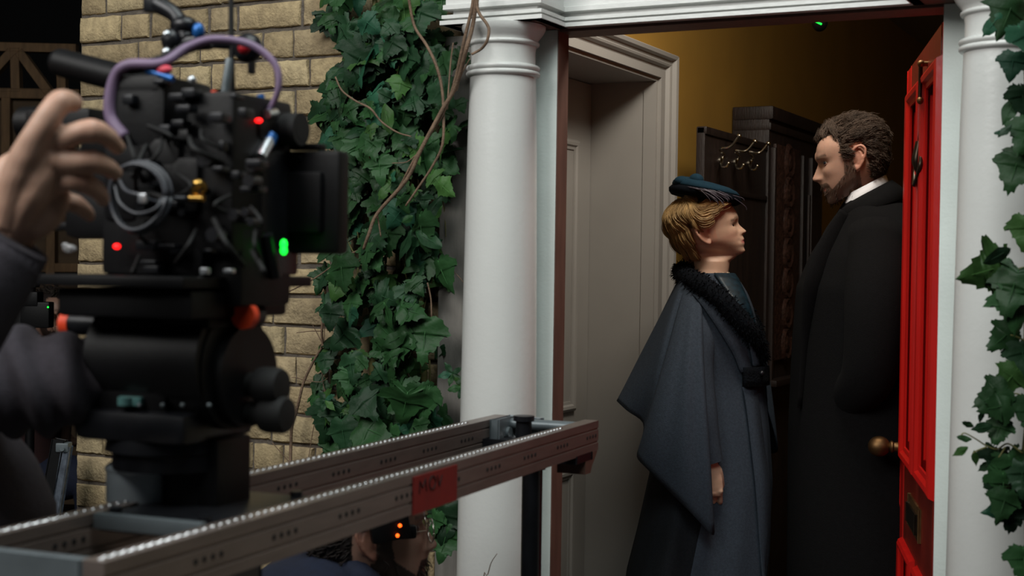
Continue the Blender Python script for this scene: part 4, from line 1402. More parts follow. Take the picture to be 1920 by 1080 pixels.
# ================================================================== CAMERA SLIDER
RE = V((-.608, -.421, 1.141)); RS = V((-.495, -1.965, 1.141))
SD = (RE - RS).normalized(); SN = V((-SD.y, SD.x, 0))      # along, and to the left
SL = (RE - RS).length
GAP = .197; RW = .03; RH = .060
def sp(s, l, z=0.): return RS + SD * s + SN * l + UP * z
MS = basis(SD, SN, UP)
slider = thing('camera_slider', (sp(SL / 2, GAP / 2).x, sp(SL / 2, GAP / 2).y, -.16), 'long aluminium camera slider with two beaded rails and a strip of red tape', 'camera slider')
def rail(l0):
    bm = NB()
    sd_ = [(0, 0), (0, -.014), (.002, -.0152), (.002, -.0172), (0, -.0184), (0, -.040), (.002, -.0412), (.002, -.0432), (0, -.0444), (0, -RH)]
    prof = sd_ + [(RW - a, b) for a, b in reversed(sd_)]
    loft(bm, [[sp(s, l0 + a, b) for a, b in prof] for s in (0, SL)])
    o = obj('rail', bm, ALU, slider, sharp=20)
    bm = NB()
    n = 84
    for k in range(n):
        s = .02 + (SL - .2) * k / (n - 1)
        ball(bm, sp(s, l0 + RW / 2, .0), (.0036, .0034, .0030), MS, 10)
    tube(bm, [sp(.01, l0 + RW / 2, -.001), sp(SL * .5, l0 + RW / 2, -.001), sp(SL - .17, l0 + RW / 2, -.001)], .002, 6, 2)
    obj('bead_strip', bm, ALUS, o, sharp=180)
    for g in range(9):
        for k in range(4):
            sx = .16 + g * .165 + k * .017
            bm = NB(); cyl(bm, sp(sx, l0 - .0007, -.029), sp(sx, l0 + .002, -.029), .0036, None, 10)
            obj('drilled_hole', bm, RUBBER, o)
    return o
near_rail = rail(0); far_rail = rail(GAP)
# end plates, cross tube, fixing discs
bm = NB(); box(bm, sp(SL - .012, (GAP + RW) / 2 + .045, -.03), (.02, GAP - RW - .09, .052), MS, .003)
cyl(bm, sp(SL - .03, RW, -.013), sp(SL - .03, GAP, -.013), .011)
ep = obj('end_plate', bm, GREYM, slider)
bm = NB(); box(bm, sp(SL - .05, GAP - .012, -.03), (.1, .016, .056), MS, .003); box(bm, sp(SL - .015, GAP - .035, -.03), (.018, .05, .052), MS, .003)
cyl(bm, sp(SL - .05, GAP - .012, -.03), sp(SL - .05, GAP - .026, -.03), .012)
for ds, dz in ((.025, -.014), (.025, -.046)): cyl(bm, sp(SL - .05 + ds, GAP - .012, dz), sp(SL - .05 + ds, GAP - .024, dz), .0065)
obj('corner_bracket', bm, GREYM, slider)
bm = NB()
for rad in (.022, .015, .008):
    pts = [sp(SL - .025, GAP - .0, 0)] 
    c = sp(SL - .026, GAP - .036, -.03)
    tube(bm, [c + SN * (rad * math.cos(a)) + UP * (rad * math.sin(a)) for a in [2 * math.pi * k / 24 for k in range(25)]], .0018, 6, 1)
obj('fixing_disc', bm, ALUS, slider)
bm = NB(); box(bm, sp(.008, (GAP + RW) / 2, -.031), (.016, GAP - RW, .056), MS, .003); obj('end_plate', bm, GREYM, slider)
bm = NB(); cyl(bm, sp(SL - .10, GAP * .62, -.05), sp(SL - .10, GAP * .62, .006), .016); cyl(bm, sp(SL - .10, GAP * .62, .002), sp(SL - .10, GAP * .62, .012), .021); box(bm, sp(SL - .10, GAP / 2 + RW / 2, -.048), (.06, GAP - RW, .02), MS, .003); obj('clamp_knob', bm, BLACKM, slider)
# red tape with a handwritten mark
s0 = None
def rail_px(px, py):
    p = on_plane(px, py, RS, SN) - RS
    return p.dot(SD), p.z
ta, tb = rail_px(773, 920)[0], rail_px(855, 895)[0]
bm = NB(); box(bm, sp((ta + tb) / 2, -.0012, -RH / 2 - .003), (tb - ta, .0018, RH - .004), MS)
tp = obj('tape', bm, TAPE, slider, smooth=False)
bm = NB()
def ink(pts):
    tube(bm, [sp(*((ta + (tb - ta) * u,) + (-.0026, -.012 - .020 * v))) for u, v in pts], .0011, 5, 1, smoothed=False)
ink([(.12, 1), (.13, .05), (.19, .6), (.25, .0), (.28, .95)])
ink([(.41 + .07 * math.cos(a), .45 + .5 * math.sin(a)) for a in [k * math.pi / 6 for k in range(13)]])
ink([(.52, .02), (.57, .85), (.63, .1)])
obj('handwriting', bm, INK, tp)
# posts
def post(s, nm, lab=None):
    c = sp(s, GAP * .55, 0)
    bm = NB()
    cyl(bm, V((c.x, c.y, 1.141 - RH - .03)), V((c.x, c.y, -.1)), .0205)
    cyl(bm, V((c.x, c.y, 1.141 - RH - .012)), V((c.x, c.y, 1.141 - RH - .035)), .03, .026)
    box(bm, V((c.x, c.y, 1.141 - RH - .006)), (.09, GAP + .02, .012), MS, .002)
    o = obj('post', bm, BLACKM, slider)
    bm = NB()
    for k in range(3):
        a = 2 * math.pi * k / 3 + .5
        tube(bm, [V((c.x, c.y, .25)), V((c.x + .35 * math.cos(a), c.y + .35 * math.sin(a), -.15))], .014, 10, 2)
    obj('leg', bm, BLACKM, slider)
    return c
pc = post(SL - .085, 'post')
pc2 = post(.25, 'post')
bm = NB()
b0 = sp(SL - .07, -.0, -RH - .004)
prism(bm, [sp(SL - .075, .0, -RH), sp(SL - .005, .0, -RH), sp(SL - .012, .0, -RH - .008), sp(SL - .035, .0, -RH - .026), sp(SL - .045, 0, -RH - .04), sp(SL - .075, 0, -RH - .04)], SN * .06)
obj('foot_bracket', bm, BROWN, slider, smooth=False)

# ================================================================== TRIPOD HEAD AND FILM CAMERA
RB = sp((at(325, 975, 1.86) - RS).dot(SD), GAP / 2 + RW / 2)
FW = SD.copy(); RT = -SN
MR = basis(RT, FW, UP)
def rp(px, py, f=0.):
    return on_plane(px, py, RB + FW * f, FW)
def rbox(bm, px, py, f, s, bev=.006, rot=None):
    box(bm, rp(px, py, f), s, MR @ rot if rot else MR, bev)
def rcyl(bm, px, py, f, r, h, axis='z', n=32, r1=None):
    a = {'z': UP, 'x': RT, 'y': FW}[axis]
    c = rp(px, py, f)
    cyl(bm, c - a * h / 2, c + a * h / 2, r, r1, n)
zb = 1.141
head = thing('fluid_head', (RB.x, RB.y, zb), 'black fluid tripod head with orange knobs, on the slider under the film camera', 'tripod head')
bm = NB(); box(bm, V((RB.x, RB.y, zb - .012)), (GAP - RW - .008, .24, .02), MR, .003)
for dx in (-1, 1):
    for dy in (-1, 1): cyl(bm, V((RB.x, RB.y, zb - .01)) + RT * dx * .065 + FW * dy * .105, V((RB.x, RB.y, zb + .006)) + RT * dx * .065 + FW * dy * .105, .008, None, 12)
obj('carriage', bm, BLACKM, head)
bm = NB(); box(bm, V((RB.x, RB.y, zb - .008)) - FW * .125, (GAP - RW - .01, .012, .02), MR, .003); obj('carriage_bar', bm, GREYM, head)
bm = NB(); c = rp(262, 930, 0)
cyl(bm, V((c.x, c.y, zb - .004)), V((c.x, c.y, rp(262, 882, 0).z)), .043, .043, 40); zt2 = rp(262, 882, 0).z
lathe(bm, [(.043, 0), (.0445, .002), (.0445, .006), (.040, .010), (.036, .012)], (c.x, c.y, zt2), 40)
obj('riser_post', bm, mat('pale_grey_metal', (150, 160, 166), .45, .2, var=.08), head)
bm = NB(); c2 = rp(372, 930, .03)
cyl(bm, V((c2.x, c2.y, zb - .004)), V((c2.x, c2.y, rp(372, 868, .03).z)), .048, .048, 40); box(bm, V((c2.x, c2.y, (zb + rp(372, 868, .03).z) / 2 + .01)) + RT * .02, (.07, .08, .1), MR, .006); obj('riser_block', bm, BLACK, head)
bm = NB(); c = rp(320, 862, .01)
rcyl(bm, 320, 858, .01, .074, .022, 'z', 48); rcyl(bm, 315, 838, .01, .068, .016, 'z', 48, .072); rcyl(bm, 315, 815, .01, .08, .035, 'z', 48, .074); obj('bowl_base', bm, BLACKM, head)
bm = NB(); rbox(bm, 310, 790, .01, (.17, .16, .04), .012); rcyl(bm, 210, 790, -.02, .009, .03, 'x'); obj('pan_housing', bm, BLACKM, head)
bm = NB(); rbox(bm, 290, 700, .0, (.115, .11, .15), .016); rcyl(bm, 320, 672, .0, .068, .17, 'x', 48); rcyl(bm, 410, 690, .02, .078, .055, 'x', 48); rcyl(bm, 450, 705, .03, .066, .03, 'x', 48)
obj('tilt_housing', bm, BLACK, head)
bm = NB(); rbox(bm, 330, 566, .01, (.2, .22, .035), .006); rbox(bm, 350, 590, .01, (.15, .12, .03), .006); obj('camera_plate', bm, BLACK, head)
bm = NB(); rcyl(bm, 162, 607, -.02, .0155, .045, 'x'); ko = obj('drag_knob', bm, BLACKM, head)
bm = NB(); rcyl(bm, 131, 607, -.02, .0165, .014, 'x'); ball(bm, rp(128, 607, -.02), (.006, .015, .015), MR); obj('knob_cap', bm, ORANGE, ko)
bm = NB(); rcyl(bm, 460, 592, .03, .0165, .05, 'y'); k2 = obj('drag_knob', bm, BLACKM, head)
bm = NB(); rcyl(bm, 460, 592, .0, .017, .012, 'y'); obj('knob_cap', bm, ORANGE, k2)
for px, py in ((502, 722), (512, 776)):
    bm = NB()
    a = rp(px - 30, py, .03); b = rp(px + 22, py, .03)
    lathe(bm, [(.014, -.03), (.016, -.005), (.0225, 0), (.024, .006), (.024, .028), (.021, .034), (.008, .036)], rp(px - 16, py, .03), 28, basis(UP, FW, RT) if UP.cross(FW).dot(RT) > 0 else basis(FW, UP, RT))
    obj('brake_knob', bm, RUBBER, head)
bm = NB(); rcyl(bm, 237, 752, -.06, .011, .01, 'z'); rbox(bm, 246, 752, -.058, (.035, .01, .012), .003); obj('spirit_level', bm, mat('level_vial', (80, 118, 116), .2, var=.1), head)
for px in (262, 305, 342, 392):
    bm = NB(); ball(bm, rp(px, 760, -.062), .0032, None, 10); obj('screw_head', bm, GREYM, head)
bm = NB()
tube(bm, [rp(240, 668, .02), rp(215, 680, .09), rp(160, 700, .12)], .011, 12, 4)
obj('pan_handle', bm, BLACK, head)

camt = thing('film_camera', rp(350, 545, .02), 'black digital cinema camera rigged with cables, monitor and status lights', 'film camera')
def cpart(nm, m, fn, parent=None, lab=None, **k):
    bm = NB(); fn(bm); o = obj(nm, bm, m, parent or camt, **k)
    if lab: o['label'] = lab
    return o
cpart('base_plate', BLACK, lambda b: (rbox(b, 330, 526, .03, (.235, .3, .014), .003), rbox(b, 215, 530, -.05, (.09, .05, .006), .002)))
cpart('clear_plate', GLASSP, lambda b: rbox(b, 165, 522, -.07, (.1, .07, .007), .002))
camb = cpart('camera_body', BLACK, lambda b: (rbox(b, 390, 400, .06, (.135, .22, .165), .010), rbox(b, 410, 290, .06, (.1, .2, .05), .008), rbox(b, 325, 440, .0, (.15, .10, .105), .008), rbox(b, 330, 350, -.02, (.12, .08, .07), .01)))
cpart('power_module', BLACK, lambda b: (rbox(b, 300, 230, .0, (.1, .12, .11), .02), rbox(b, 300, 175, .0, (.085, .12, .035), .012), rbox(b, 290, 300, -.03, (.115, .06, .05), .008), rbox(b, 255, 330, -.02, (.05, .07, .12), .01)))
cpart('side_module', BLACK, lambda b: (rbox(b, 450, 330, .02, (.07, .14, .2), .008), rbox(b, 470, 500, .03, (.05, .12, .1), .008), rbox(b, 420, 232, .02, (.08, .05, .03), .005), rbox(b, 470, 245, .03, (.06, .05, .025), .005)))
vf = cpart('viewfinder', BLACK, lambda b: (rbox(b, 130, 238, .05, (.11, .055, .046), .008), rbox(b, 210, 262, .05, (.07, .05, .05), .008), rcyl(b, 62, 232, .05, .024, .03, 'x'), rbox(b, 200, 330, .06, (.06, .06, .08), .01), rbox(b, 190, 400, .05, (.08, .06, .07), .012), rbox(b, 140, 425, .07, (.09, .05, .012), .004)))
cpart('top_handle', BLACK, lambda b: (cyl(b, rp(116, 118, .06), rp(240, 150, .05), .0195, .0195), ball(b, rp(116, 118, .06), (.0195,) * 3), cyl(b, rp(220, 145, .05), rp(350, 185, .08), .018, .02)))
cpart('monitor_arm', BLACKM, lambda b: (tube(b, [rp(296, 8, .05), rp(330, 30, .05), rp(350, 72, .05)], [.012, .011, .012], 12), ball(b, rp(345, 48, .05), (.02, .016, .013), MR), ball(b, rp(322, 76, .04), (.014, .014, .016), MR), rbox(b, 360, 82, .05, (.06, .02, .018), .006), rbox(b, 292, 6, .05, (.03, .02, .026), .005), cyl(b, rp(372, 78, .05), rp(432, 82, .06), .008), ball(b, rp(465, 90, .06), (.021, .018, .02), MR), rbox(b, 472, 118, .06, (.008, .01, .03), .003)))
cpart('arm_knob', BLUEM, lambda b: ball(b, rp(372, 58, .04), (.0085, .008, .011), MR), lab='blue anodised locking knob')
cpart('arm_knob', mat('red_plastic', (170, 24, 34), .4), lambda b: ball(b, rp(458, 90, .035), (.009, .006, .008), MR), lab='red locking knob')
cpart('arm_screw', SILVER, lambda b: ball(b, rp(313, 65, .03), .006))
cpart('arm_screw', SILVER, lambda b: ball(b, rp(312, 98, .03), .0065))
cpart('arm_screw', SILVER, lambda b: ball(b, rp(360, 150, .03), .006))
cpart('antenna', RUBBER, lambda b: tube(b, [rp(436, 200, .06), rp(434, 100, .06), rp(433, -60, .06)], [.0042, .004, .0032], 8))
cpart('bracket_rod', GREYM, lambda b: (cyl(b, rp(416, 212, .03), rp(431, 112, .05), .006), ball(b, rp(400, 215, .02), .0085), ball(b, rp(428, 215, .02), .0085)))
cpart('lens_motor', RUBBER, lambda b: (rcyl(b, 540, 243, .07, .0215, .04, 'x'), rcyl(b, 528, 243, .07, .014, .06, 'x')))
cpart('connector', SILVER, lambda b: (cyl(b, rp(506, 262, .03), rp(488, 296, .0), .008), cyl(b, rp(516, 212, .04), rp(500, 214, .02), .006)))
cpart('connector', BLUEM, lambda b: cyl(b, rp(508, 256, .035), rp(502, 270, .025), .0092), lab='blue connector sleeve')
cpart('connector', GOLD, lambda b: (ball(b, rp(371, 345, -.075), (.008, .006, .006), MR), cyl(b, rp(355, 371, -.075), rp(382, 372, -.075), .004), ball(b, rp(372, 352, -.07), (.012, .008, .011), MR)), lab='gold cable connector')
cpart('label_plate', BLUEM, lambda b: rbox(b, 398, 248, -.02, (.042, .004, .012), .001), lab='blue label on the camera top')
cpart('cable_clip', BLUEM, lambda b: cyl(b, rp(276, 132, -.05), rp(325, 148, -.05), .0045))
cpart('cable_clip', BLUEM, lambda b: cyl(b, rp(488, 178, .03), rp(492, 196, .03), .005))
cpart('cable_clip', mat('pink_plastic', (200, 60, 80), .5), lambda b: ball(b, rp(308, 131, -.05), (.012, .006, .006), MR))
cpart('warning_tab', ORANGE, lambda b: (rbox(b, 401, 181, .0, (.008, .005, .016), .002)), lab='small orange tab')
cpart('purple_cable', PURPLE, lambda b: tube(b, [rp(235, 258, -.06), rp(207, 215, -.06), rp(214, 150, -.06), rp(240, 122, -.06), rp(305, 118, -.05), rp(350, 90, -.02), rp(402, 74, .0), rp(470, 84, .02), rp(515, 120, .03), rp(522, 165, .03), rp(505, 205, .03), rp(478, 226, .02)], [.0085, .0085, .0075, .0065, .006, .0055, .005, .0045, .004, .004], 10, 8), sharp=180)
def coil(b):
    path = spline([rp(225, 128, -.05), rp(262, 126, -.04), rp(310, 112, -.03), rp(355, 88, -.01), rp(395, 78, .01)], 26)
    pts = []
    for i, p in enumerate(path):
        a = i * 1.25
        pts.append(p + (UP * math.cos(a) + FW * math.sin(a)) * .0065)
    tube(b, pts, .0026, 6, 2)
cpart('coiled_cable', RUBBER, coil, sharp=180)
def loops(b):
    c = rp(258, 370, -.10)
    for r, k, dz in ((.0415, 0, 0), (.0435, .5, .006), (.04, 1.1, -.004)):
        tube(b, [c + (RT * math.cos(a) * r * 1.0 + UP * math.sin(a) * r) + FW * (dz + .004 * math.sin(a * 2 + k)) for a in [2 * math.pi * q / 28 for q in range(29)]], .0026, 8, 1)
    tube(b, [rp(222, 330, -.1), rp(235, 356, -.11), rp(262, 366, -.115), rp(292, 378, -.1), rp(312, 372, -.09), rp(352, 371, -.08)], .0024, 8, 6)
    tube(b, [rp(215, 345, -.1), rp(225, 380, -.11), rp(255, 400, -.11), rp(290, 392, -.11), rp(305, 372, -.1)], .0022, 8, 6)
cpart('looped_cable', GREYC, loops, sharp=180)
cpart('loop_clamp', SILVER, lambda b: rbox(b, 268, 372, -.118, (.012, .006, .012), .002))
def wires(b):
    rd = random.Random(21)
    for k in range(16):
        x0, y0 = rd.uniform(230, 480), rd.uniform(225, 500)
        x1, y1 = x0 + rd.uniform(-70, 70), y0 + rd.uniform(20, 90)
        tube(b, [rp(x0, y0, -.06), rp((x0 + x1) / 2 + rd.uniform(-30, 30), (y0 + y1) / 2, -.09), rp(min(490, x1), min(505, y1), -.06)], rd.uniform(.0018, .0034), 7, 6)
cpart('loose_cable', RUBBER, wires, sharp=180)
rdf = random.Random(8)
for k in range(26):
    x, y = rdf.uniform(225, 490), rdf.uniform(150, 505)
    f, sz = -.065 + rdf.uniform(-.006, .012), (rdf.uniform(.008, .03), .02, rdf.uniform(.004, .014))
    cpart('body_fitting', BLACKM, lambda b: rbox(b, x, y, f, sz, .002))
    if k % 2: cpart('body_port', BLACKM, lambda b: rcyl(b, rdf.uniform(240, 480), rdf.uniform(300, 500), -.066, rdf.uniform(.004, .009), .02, 'y', 16))
mon = cpart('monitor', BLACK, lambda b: (rbox(b, 580, 380, .10, (.105, .03, .135), .008), rbox(b, 570, 380, .085, (.06, .02, .08), .006), rbox(b, 575, 276, .1, (.05, .02, .008), .003)))
cpart('monitor_bracket', BLACKM, lambda b: (rbox(b, 508, 400, .06, (.03, .09, .16), .004), cyl(b, rp(500, 440, .02), rp(516, 520, .04), .008), rbox(b, 552, 296, .083, (.02, .006, .006), .002)))
for nm, px, py, f, m, s in (('status_light', 532, 458, .03, LEDG, (.0045, .004, .0065)), ('status_light', 532, 470, .03, LEDG, (.0045, .004, .0055)), ('status_light', 456, 222, -.02, LEDGD, (.005, .004, .005)),
                            ('status_light', 485, 226, .0, LEDR, (.005, .004, .003)), ('status_light', 219, 462, -.07, LEDR, (.0048, .004, .0035))):
    cpart(nm, m, lambda b: ball(b, rp(px, py, f), s, MR, 12), lab='glowing green light' if m in (LEDG, LEDGD) else 'glowing red light')
cpart('lens', BLACKM, lambda b: (rcyl(b, 400, 400, .24, .05, .16, 'y'), rcyl(b, 400, 400, .35, .065, .06, 'y'), rbox(b, 400, 400, .40, (.15, .05, .12), .01)))
cpart('terminal', SILVER, lambda b: (rbox(b, 385, 508, -.07, (.012, .008, .008), .002), rbox(b, 430, 508, -.05, (.014, .008, .006), .002)))
cpart('clear_tape', GLASSP, lambda b: (ball(b, rp(130, 466, -.03), (.012, .004, .006), MR, 8), ball(b, rp(122, 460, -.03), (.006, .003, .004), MR, 8)))

# ================================================================== IVY
def leaf(C, pos, tip, nrm, size, lobes, rgb, rd):
    """one folded ivy leaf: pos base, tip direction, nrm face normal"""
    ty = tip.normalized()
    nz = (nrm - ty * nrm.dot(ty)).normalized()
    tx = ty.cross(nz)
    if lobes == 3:
        half = [(.0, .0), (.16, -.10), (.34, -.06), (.46, .10), (.63, .30), (.44, .38), (.37, .50), (.30, .66), (.16, .86), (0, 1.08)]
        mid = [0, .03, .1, .18, .28, .38, .5, .66, .86, 1.08]
    elif lobes == 5:
        half = [(.0, .0), (.22, -.18), (.42, -.22), (.36, -.02), (.60, .10), (.72, .34), (.44, .36), (.34, .52), (.17, .84), (0, 1.12)]
        mid = [0, .02, .06, .12, .2, .3, .42, .58, .84, 1.12]
    else:
        half = [(.0, .0), (.07, .06), (.15, .18), (.22, .32), (.25, .46), (.24, .58), (.2, .72), (.13, .86), (.06, .97), (0, 1.06)]
        mid = [0, .06, .18, .3, .43, .55, .69, .84, .96, 1.06]
    fold = rd.uniform(.1, .45); droop = rd.uniform(.1, .5); cup = rd.uniform(-.12, .2); tw = rd.uniform(-.25, .25)
    def P(x, y):
        z = -fold * abs(x) * .8 - droop * y * y * .45 + cup * x * x + tw * x * y + .035 * math.sin(9 * y + 7 * abs(x))
        return pos + (tx * x + ty * y + nz * z) * size
    rows = []
    h2, m2 = [half[0]], [mid[0]]
    for (p0, p1, q0, q1) in zip(half[:-1], half[1:], mid[:-1], mid[1:]):
        L_ = math.hypot(p1[0] - p0[0], p1[1] - p0[1])
        if L_ > .17 and lobes != 1:
            nx_, ny_ = (p1[1] - p0[1]) / L_, -(p1[0] - p0[0]) / L_
            h2 += [(p0[0] * .55 + p1[0] * .45 + nx_ * .035, p0[1] * .55 + p1[1] * .45 + ny_ * .035), (p0[0] * .42 + p1[0] * .58 - nx_ * .012, p0[1] * .42 + p1[1] * .58 - ny_ * .012)]
            m2 += [q0 * .55 + q1 * .45, q0 * .42 + q1 * .58]
        h2.append(p1); m2.append(q1)
    half, mid = h2, m2
    for (hx, hy), my in zip(half, mid):
        j = rd.uniform(-.03, .03)
        hx = max(0, hx + j) if 0 < hx else hx
        r = [P(-hx, hy + j), P(-hx * .5, (hy + my) / 2), P(0, my), P(hx * .5, (hy + my) / 2), P(hx, hy + j)]
        rows.append([C.bm.verts.new(q) for q in r])
    for a, b in zip(rows[:-1], rows[1:]):
        for k in range(4):
            C.bm.faces.new((a[k], a[k + 1], b[k + 1], b[k]))
    C.paint(rgb)
    # raised midrib
    tube(C.bm, [P(0, y) + nz * size * .014 for y in (0, .35, .7, 1.0)], [size * .012, size * .009, size * .003], 4, 1, smoothed=False)
    C.paint(tuple(c * 2.0 for c in rgb))

def leaf_rgb(rd):
    t = rd.random()
    if t < .5: b = (.024, .078, .024)
    elif t < .8: b = (.015, .05, .02)
    elif t < .93: b = (.05, .13, .03)
    else: b = (.022, .095, .05)
    return jit(tuple(c * .8 for c in b), .35)

ivy = thing('climbing_ivy', V((on_y(730, 900, -.02).x, -.06, -.16)), 'green ivy climbing the brick wall beside the column, spilling over the grey board', 'ivy')
prof_ = [(-20, 600, 838), (60, 612, 836), (110, 612, 872), (170, 600, 886), (260, 596, 890), (330, 618, 888), (420, 640, 882), (470, 612, 868), (520, 596, 862), (570, 602, 842), (620, 600, 832), (660, 602, 836), (700, 600, 850), (740, 588, 868), (790, 604, 862), (850, 618, 812), (900, 640, 800)]
C = CB()
rd = random.Random(42)
cnt = 0
while cnt < 640:
    py = rd.uniform(-25, 900)
    a = np.interp(py, [p[0] for p in prof_], [p[1] for p in prof_]); b = np.interp(py, [p[0] for p in prof_], [p[2] for p in prof_])
    px = rd.triangular(a, b, (a + b) / 2 + 5) if rd.random() < .4 else rd.uniform(a, b)
    if py > 545 and py < 700 and px > 775 and rd.random() < .75: continue
    if py > 640 and py < 720 and 740 < px < 800 and rd.random() < .7: continue
    if py > 820 and 730 < px < 770 and rd.random() < .7: continue
    if 20 < py < 75 and px > 770 and rd.random() < .8: continue
    if 470 < py < 640 and px < 640 and rd.random() < .8: continue
    if 60 < py < 110 and px < 640 and rd.random() < .5: continue
    if px > 832 and rd.random() < (.72 if 190 < py < 350 else .9): continue
    if py > 330 and px > 800 and rd.random() < .45: continue
    if py < 200 and noise.noise(V((px / 42, py / 42, 3.1))) > .12: continue
    if py >= 200 and noise.noise(V((px / 60, py / 60, 7.7))) > .30: continue
    cnt += 1
    edge = min(px - a, b - px) / (b - a)
    dep = rd.uniform(.038, .06 + .13 * min(1, edge * 3.2))
    if px > 826: dep += .05
    p = on_y(px, py, -dep)
    tip = V((rd.gauss(0, .6), -rd.uniform(-.1, .5), -1 + rd.uniform(-.3, .9)))
    nr = V((rd.gauss(0, .45), -1, rd.uniform(-.1, .8)))
    sz = rd.choice([.03, .038, .045, .05, .055, .06, .07, .085]) * rd.uniform(.85, 1.15)
    leaf(C, p - tip.normalized() * sz * .4, tip, nr, sz, rd.choice([3, 3, 3, 5, 5, 1]), leaf_rgb(rd), rd)
for px, py, sz in ((838, 968, .095), (842, 1008, .09), (820, 985, .06), (745, 640, .12), (800, 625, .1), (622, 598, .062), (806, 752, .085), (655, 690, .075), (640, 812, .085), (812, 112, .05), (795, 28, .085), (758, 22, .08), (640, 505, .09), (215, -200, .05)):
    p = on_y(px, py - 25, -.15 if px < 815 else -.17)
    leaf(C, p, V((rd.uniform(-.3, .3), -.2, -1)), V((rd.uniform(-.3, .3), -1, .5)), sz, 3, leaf_rgb(rd), rd)
obj('foliage', C.bm, LEAF, ivy, sharp=180)
bm = NB()
for k in range(46):
    py = rd.uniform(-10, 780)
    px = rd.uniform(645, 815)
    pts = [on_y(px, py, -.03)]
    for q in range(4):
        px += rd.uniform(-14, 14); py += rd.uniform(25, 50)
        pts.append(on_y(px, py, -rd.uniform(.02, .09)))
    tube(bm, pts, [.0022, .0018, .0012], 5, 3)
for px in (690, 745, 785):
    tube(bm, [on_y(px + rd.uniform(-20, 20), y, -.02) for y in (-60, 200, 450, 700, 900)] + [V((on_y(px, 900, -.02).x, -.03, -.16))], [.006, .008, .009, .01], 8, 5)
obj('stem', bm, STEMG, ivy, sharp=180)

vine = thing('woody_vine', V((on_y(560, 900, -.02).x, -.04, -.16)), 'bare brown woody vine looping over the ivy from above the column', 'vine')
VP = [([(896, -40), (892, 0), (884, 50), (874, 90), (858, 159), (830, 207), (791, 279), (762, 337), (707, 400), (690, 440), (680, 467)], .19, [.0042, .0046, .0042, .0034]),
      ([(890, -40), (886, 10), (868, 80), (850, 160), (828, 215), (806, 250), (776, 300), (746, 352), (712, 396)], .185, [.0034, .0038, .003, .002]),
      ([(900, -40), (893, 14), (912, 45), (918, 58), (914, 78), (900, 92), (884, 102)], .22, [.0035, .0032, .0026]),
      ([(765, -10), (777, 48), (798, 84), (818, 120), (826, 160), (831, 205), (828, 270), (812, 313), (785, 350), (762, 386)], .17, [.003, .0034, .003, .0022]),
      ([(627, 144), (640, 170), (668, 190), (696, 204), (715, 228), (745, 248), (772, 256)], .17, [.0018, .0024, .0016]),
      ([(735, 306), (760, 304), (780, 292), (795, 280)], .18, [.001, .0016]),
      ([(706, 402), (712, 425), (715, 444)], .18, [.002, .0014]),
      ([(708, 442), (680, 465), (650, 480), (620, 500), (580, 528), (510, 562), (480, 580)], .10, [.0022, .002, .0016, .001]),
      ([(636, 512), (618, 550), (606, 573), (604, 620), (605, 648), (590, 676), (572, 714), (562, 745), (554, 771), (549, 800), (546, 833), (545, 872)], .05, [.003, .003, .0034, .004]),
      ([(606, 575), (607, 640), (604, 700), (614, 760), (622, 800)], .04, [.0012, .001]),
      ([(605, 648), (618, 658), (625, 668)], .05, [.0016, .001]), ([(605, 648), (598, 630), (588, 610)], .05, [.0014, .0008]), ([(606, 573), (622, 570), (640, 550), (652, 545)], .06, [.0016, .001]),
      ([(572, 714), (556, 708), (545, 708)], .04, [.0014, .0008]), ([(572, 714), (600, 716), (614, 708)], .05, [.0012, .0008]), ([(554, 624), (580, 621), (604, 621)], .04, [.001, .0014]),
      ([(597, 763), (585, 812), (580, 860)], .04, [.001, .0008]), ([(512, 830), (530, 850), (545, 870)], .04, [.001, .0012]),
      ([(760, 690), (775, 730), (768, 800), (755, 840)], .1, [.0022, .0018]), ([(730, 700), (742, 745), (735, 800)], .1, [.0016, .0012]), ([(800, 530), (806, 560), (808, 596)], .14, [.0018, .0012]), ([(840, 500), (868, 530), (888, 575)], .14, [.001, .0006]),
      ([(838, 205), (845, 120), (850, 80)], .17, [.002, .0016]), ([(858, 170), (866, 140), (880, 110)], .18, [.0018, .0014])]
bm = NB()
for path, d, r in VP:
    k = 1.1
    tube(bm, [on_y(x + rd.uniform(-2, 2), y, -(d + .03 if d > .15 else d) - rd.uniform(-.006, .006) - (.0 if i % 3 else .008) - (.035 if (px_ := x) > 858 and y < 110 else 0)) for i, (x, y) in enumerate(path)], [q * k for q in r], 7, 5)
e0 = on_y(545, 872, -.05)
tube(bm, [e0, V((e0.x + .01, -.04, .4)), V((e0.x, -.03, -.16))], [.005, .006], 7, 5)
obj('stem', bm, STEM, vine, sharp=180)
for px, py, n in ((610, 750, 5), (848, 700, 5), (866, 725, 5)):
    C = CB()
    b = on_y(px, py, -.12)
    for k in range(n):
        a = 2.2 + k * 1.15
        leaf(C, b, V((math.cos(a), -.2, math.sin(a))), V((.1, -1, .3)), .03 + .008 * (k % 2), 1, leaf_rgb(rd), rd)
    obj('leaflets', C.bm, LEAF, vine, sharp=180)
bm = NB(); tube(bm, [on_y(915, 1076, -.3), on_y(921, 1055, -.3), on_y(932, 1038, -.3)], [.0012, .0008], 5, 4); tube(bm, [V((on_y(905, 1200, -.3).x, -.25, -.16)), on_y(905, 1150, -.3), on_y(915, 1076, -.3)], [.002, .0012], 5, 4)
tag(obj('dry_twig', bm, STEM), 'thin bare twig standing up at the foot of the white column', 'twig')

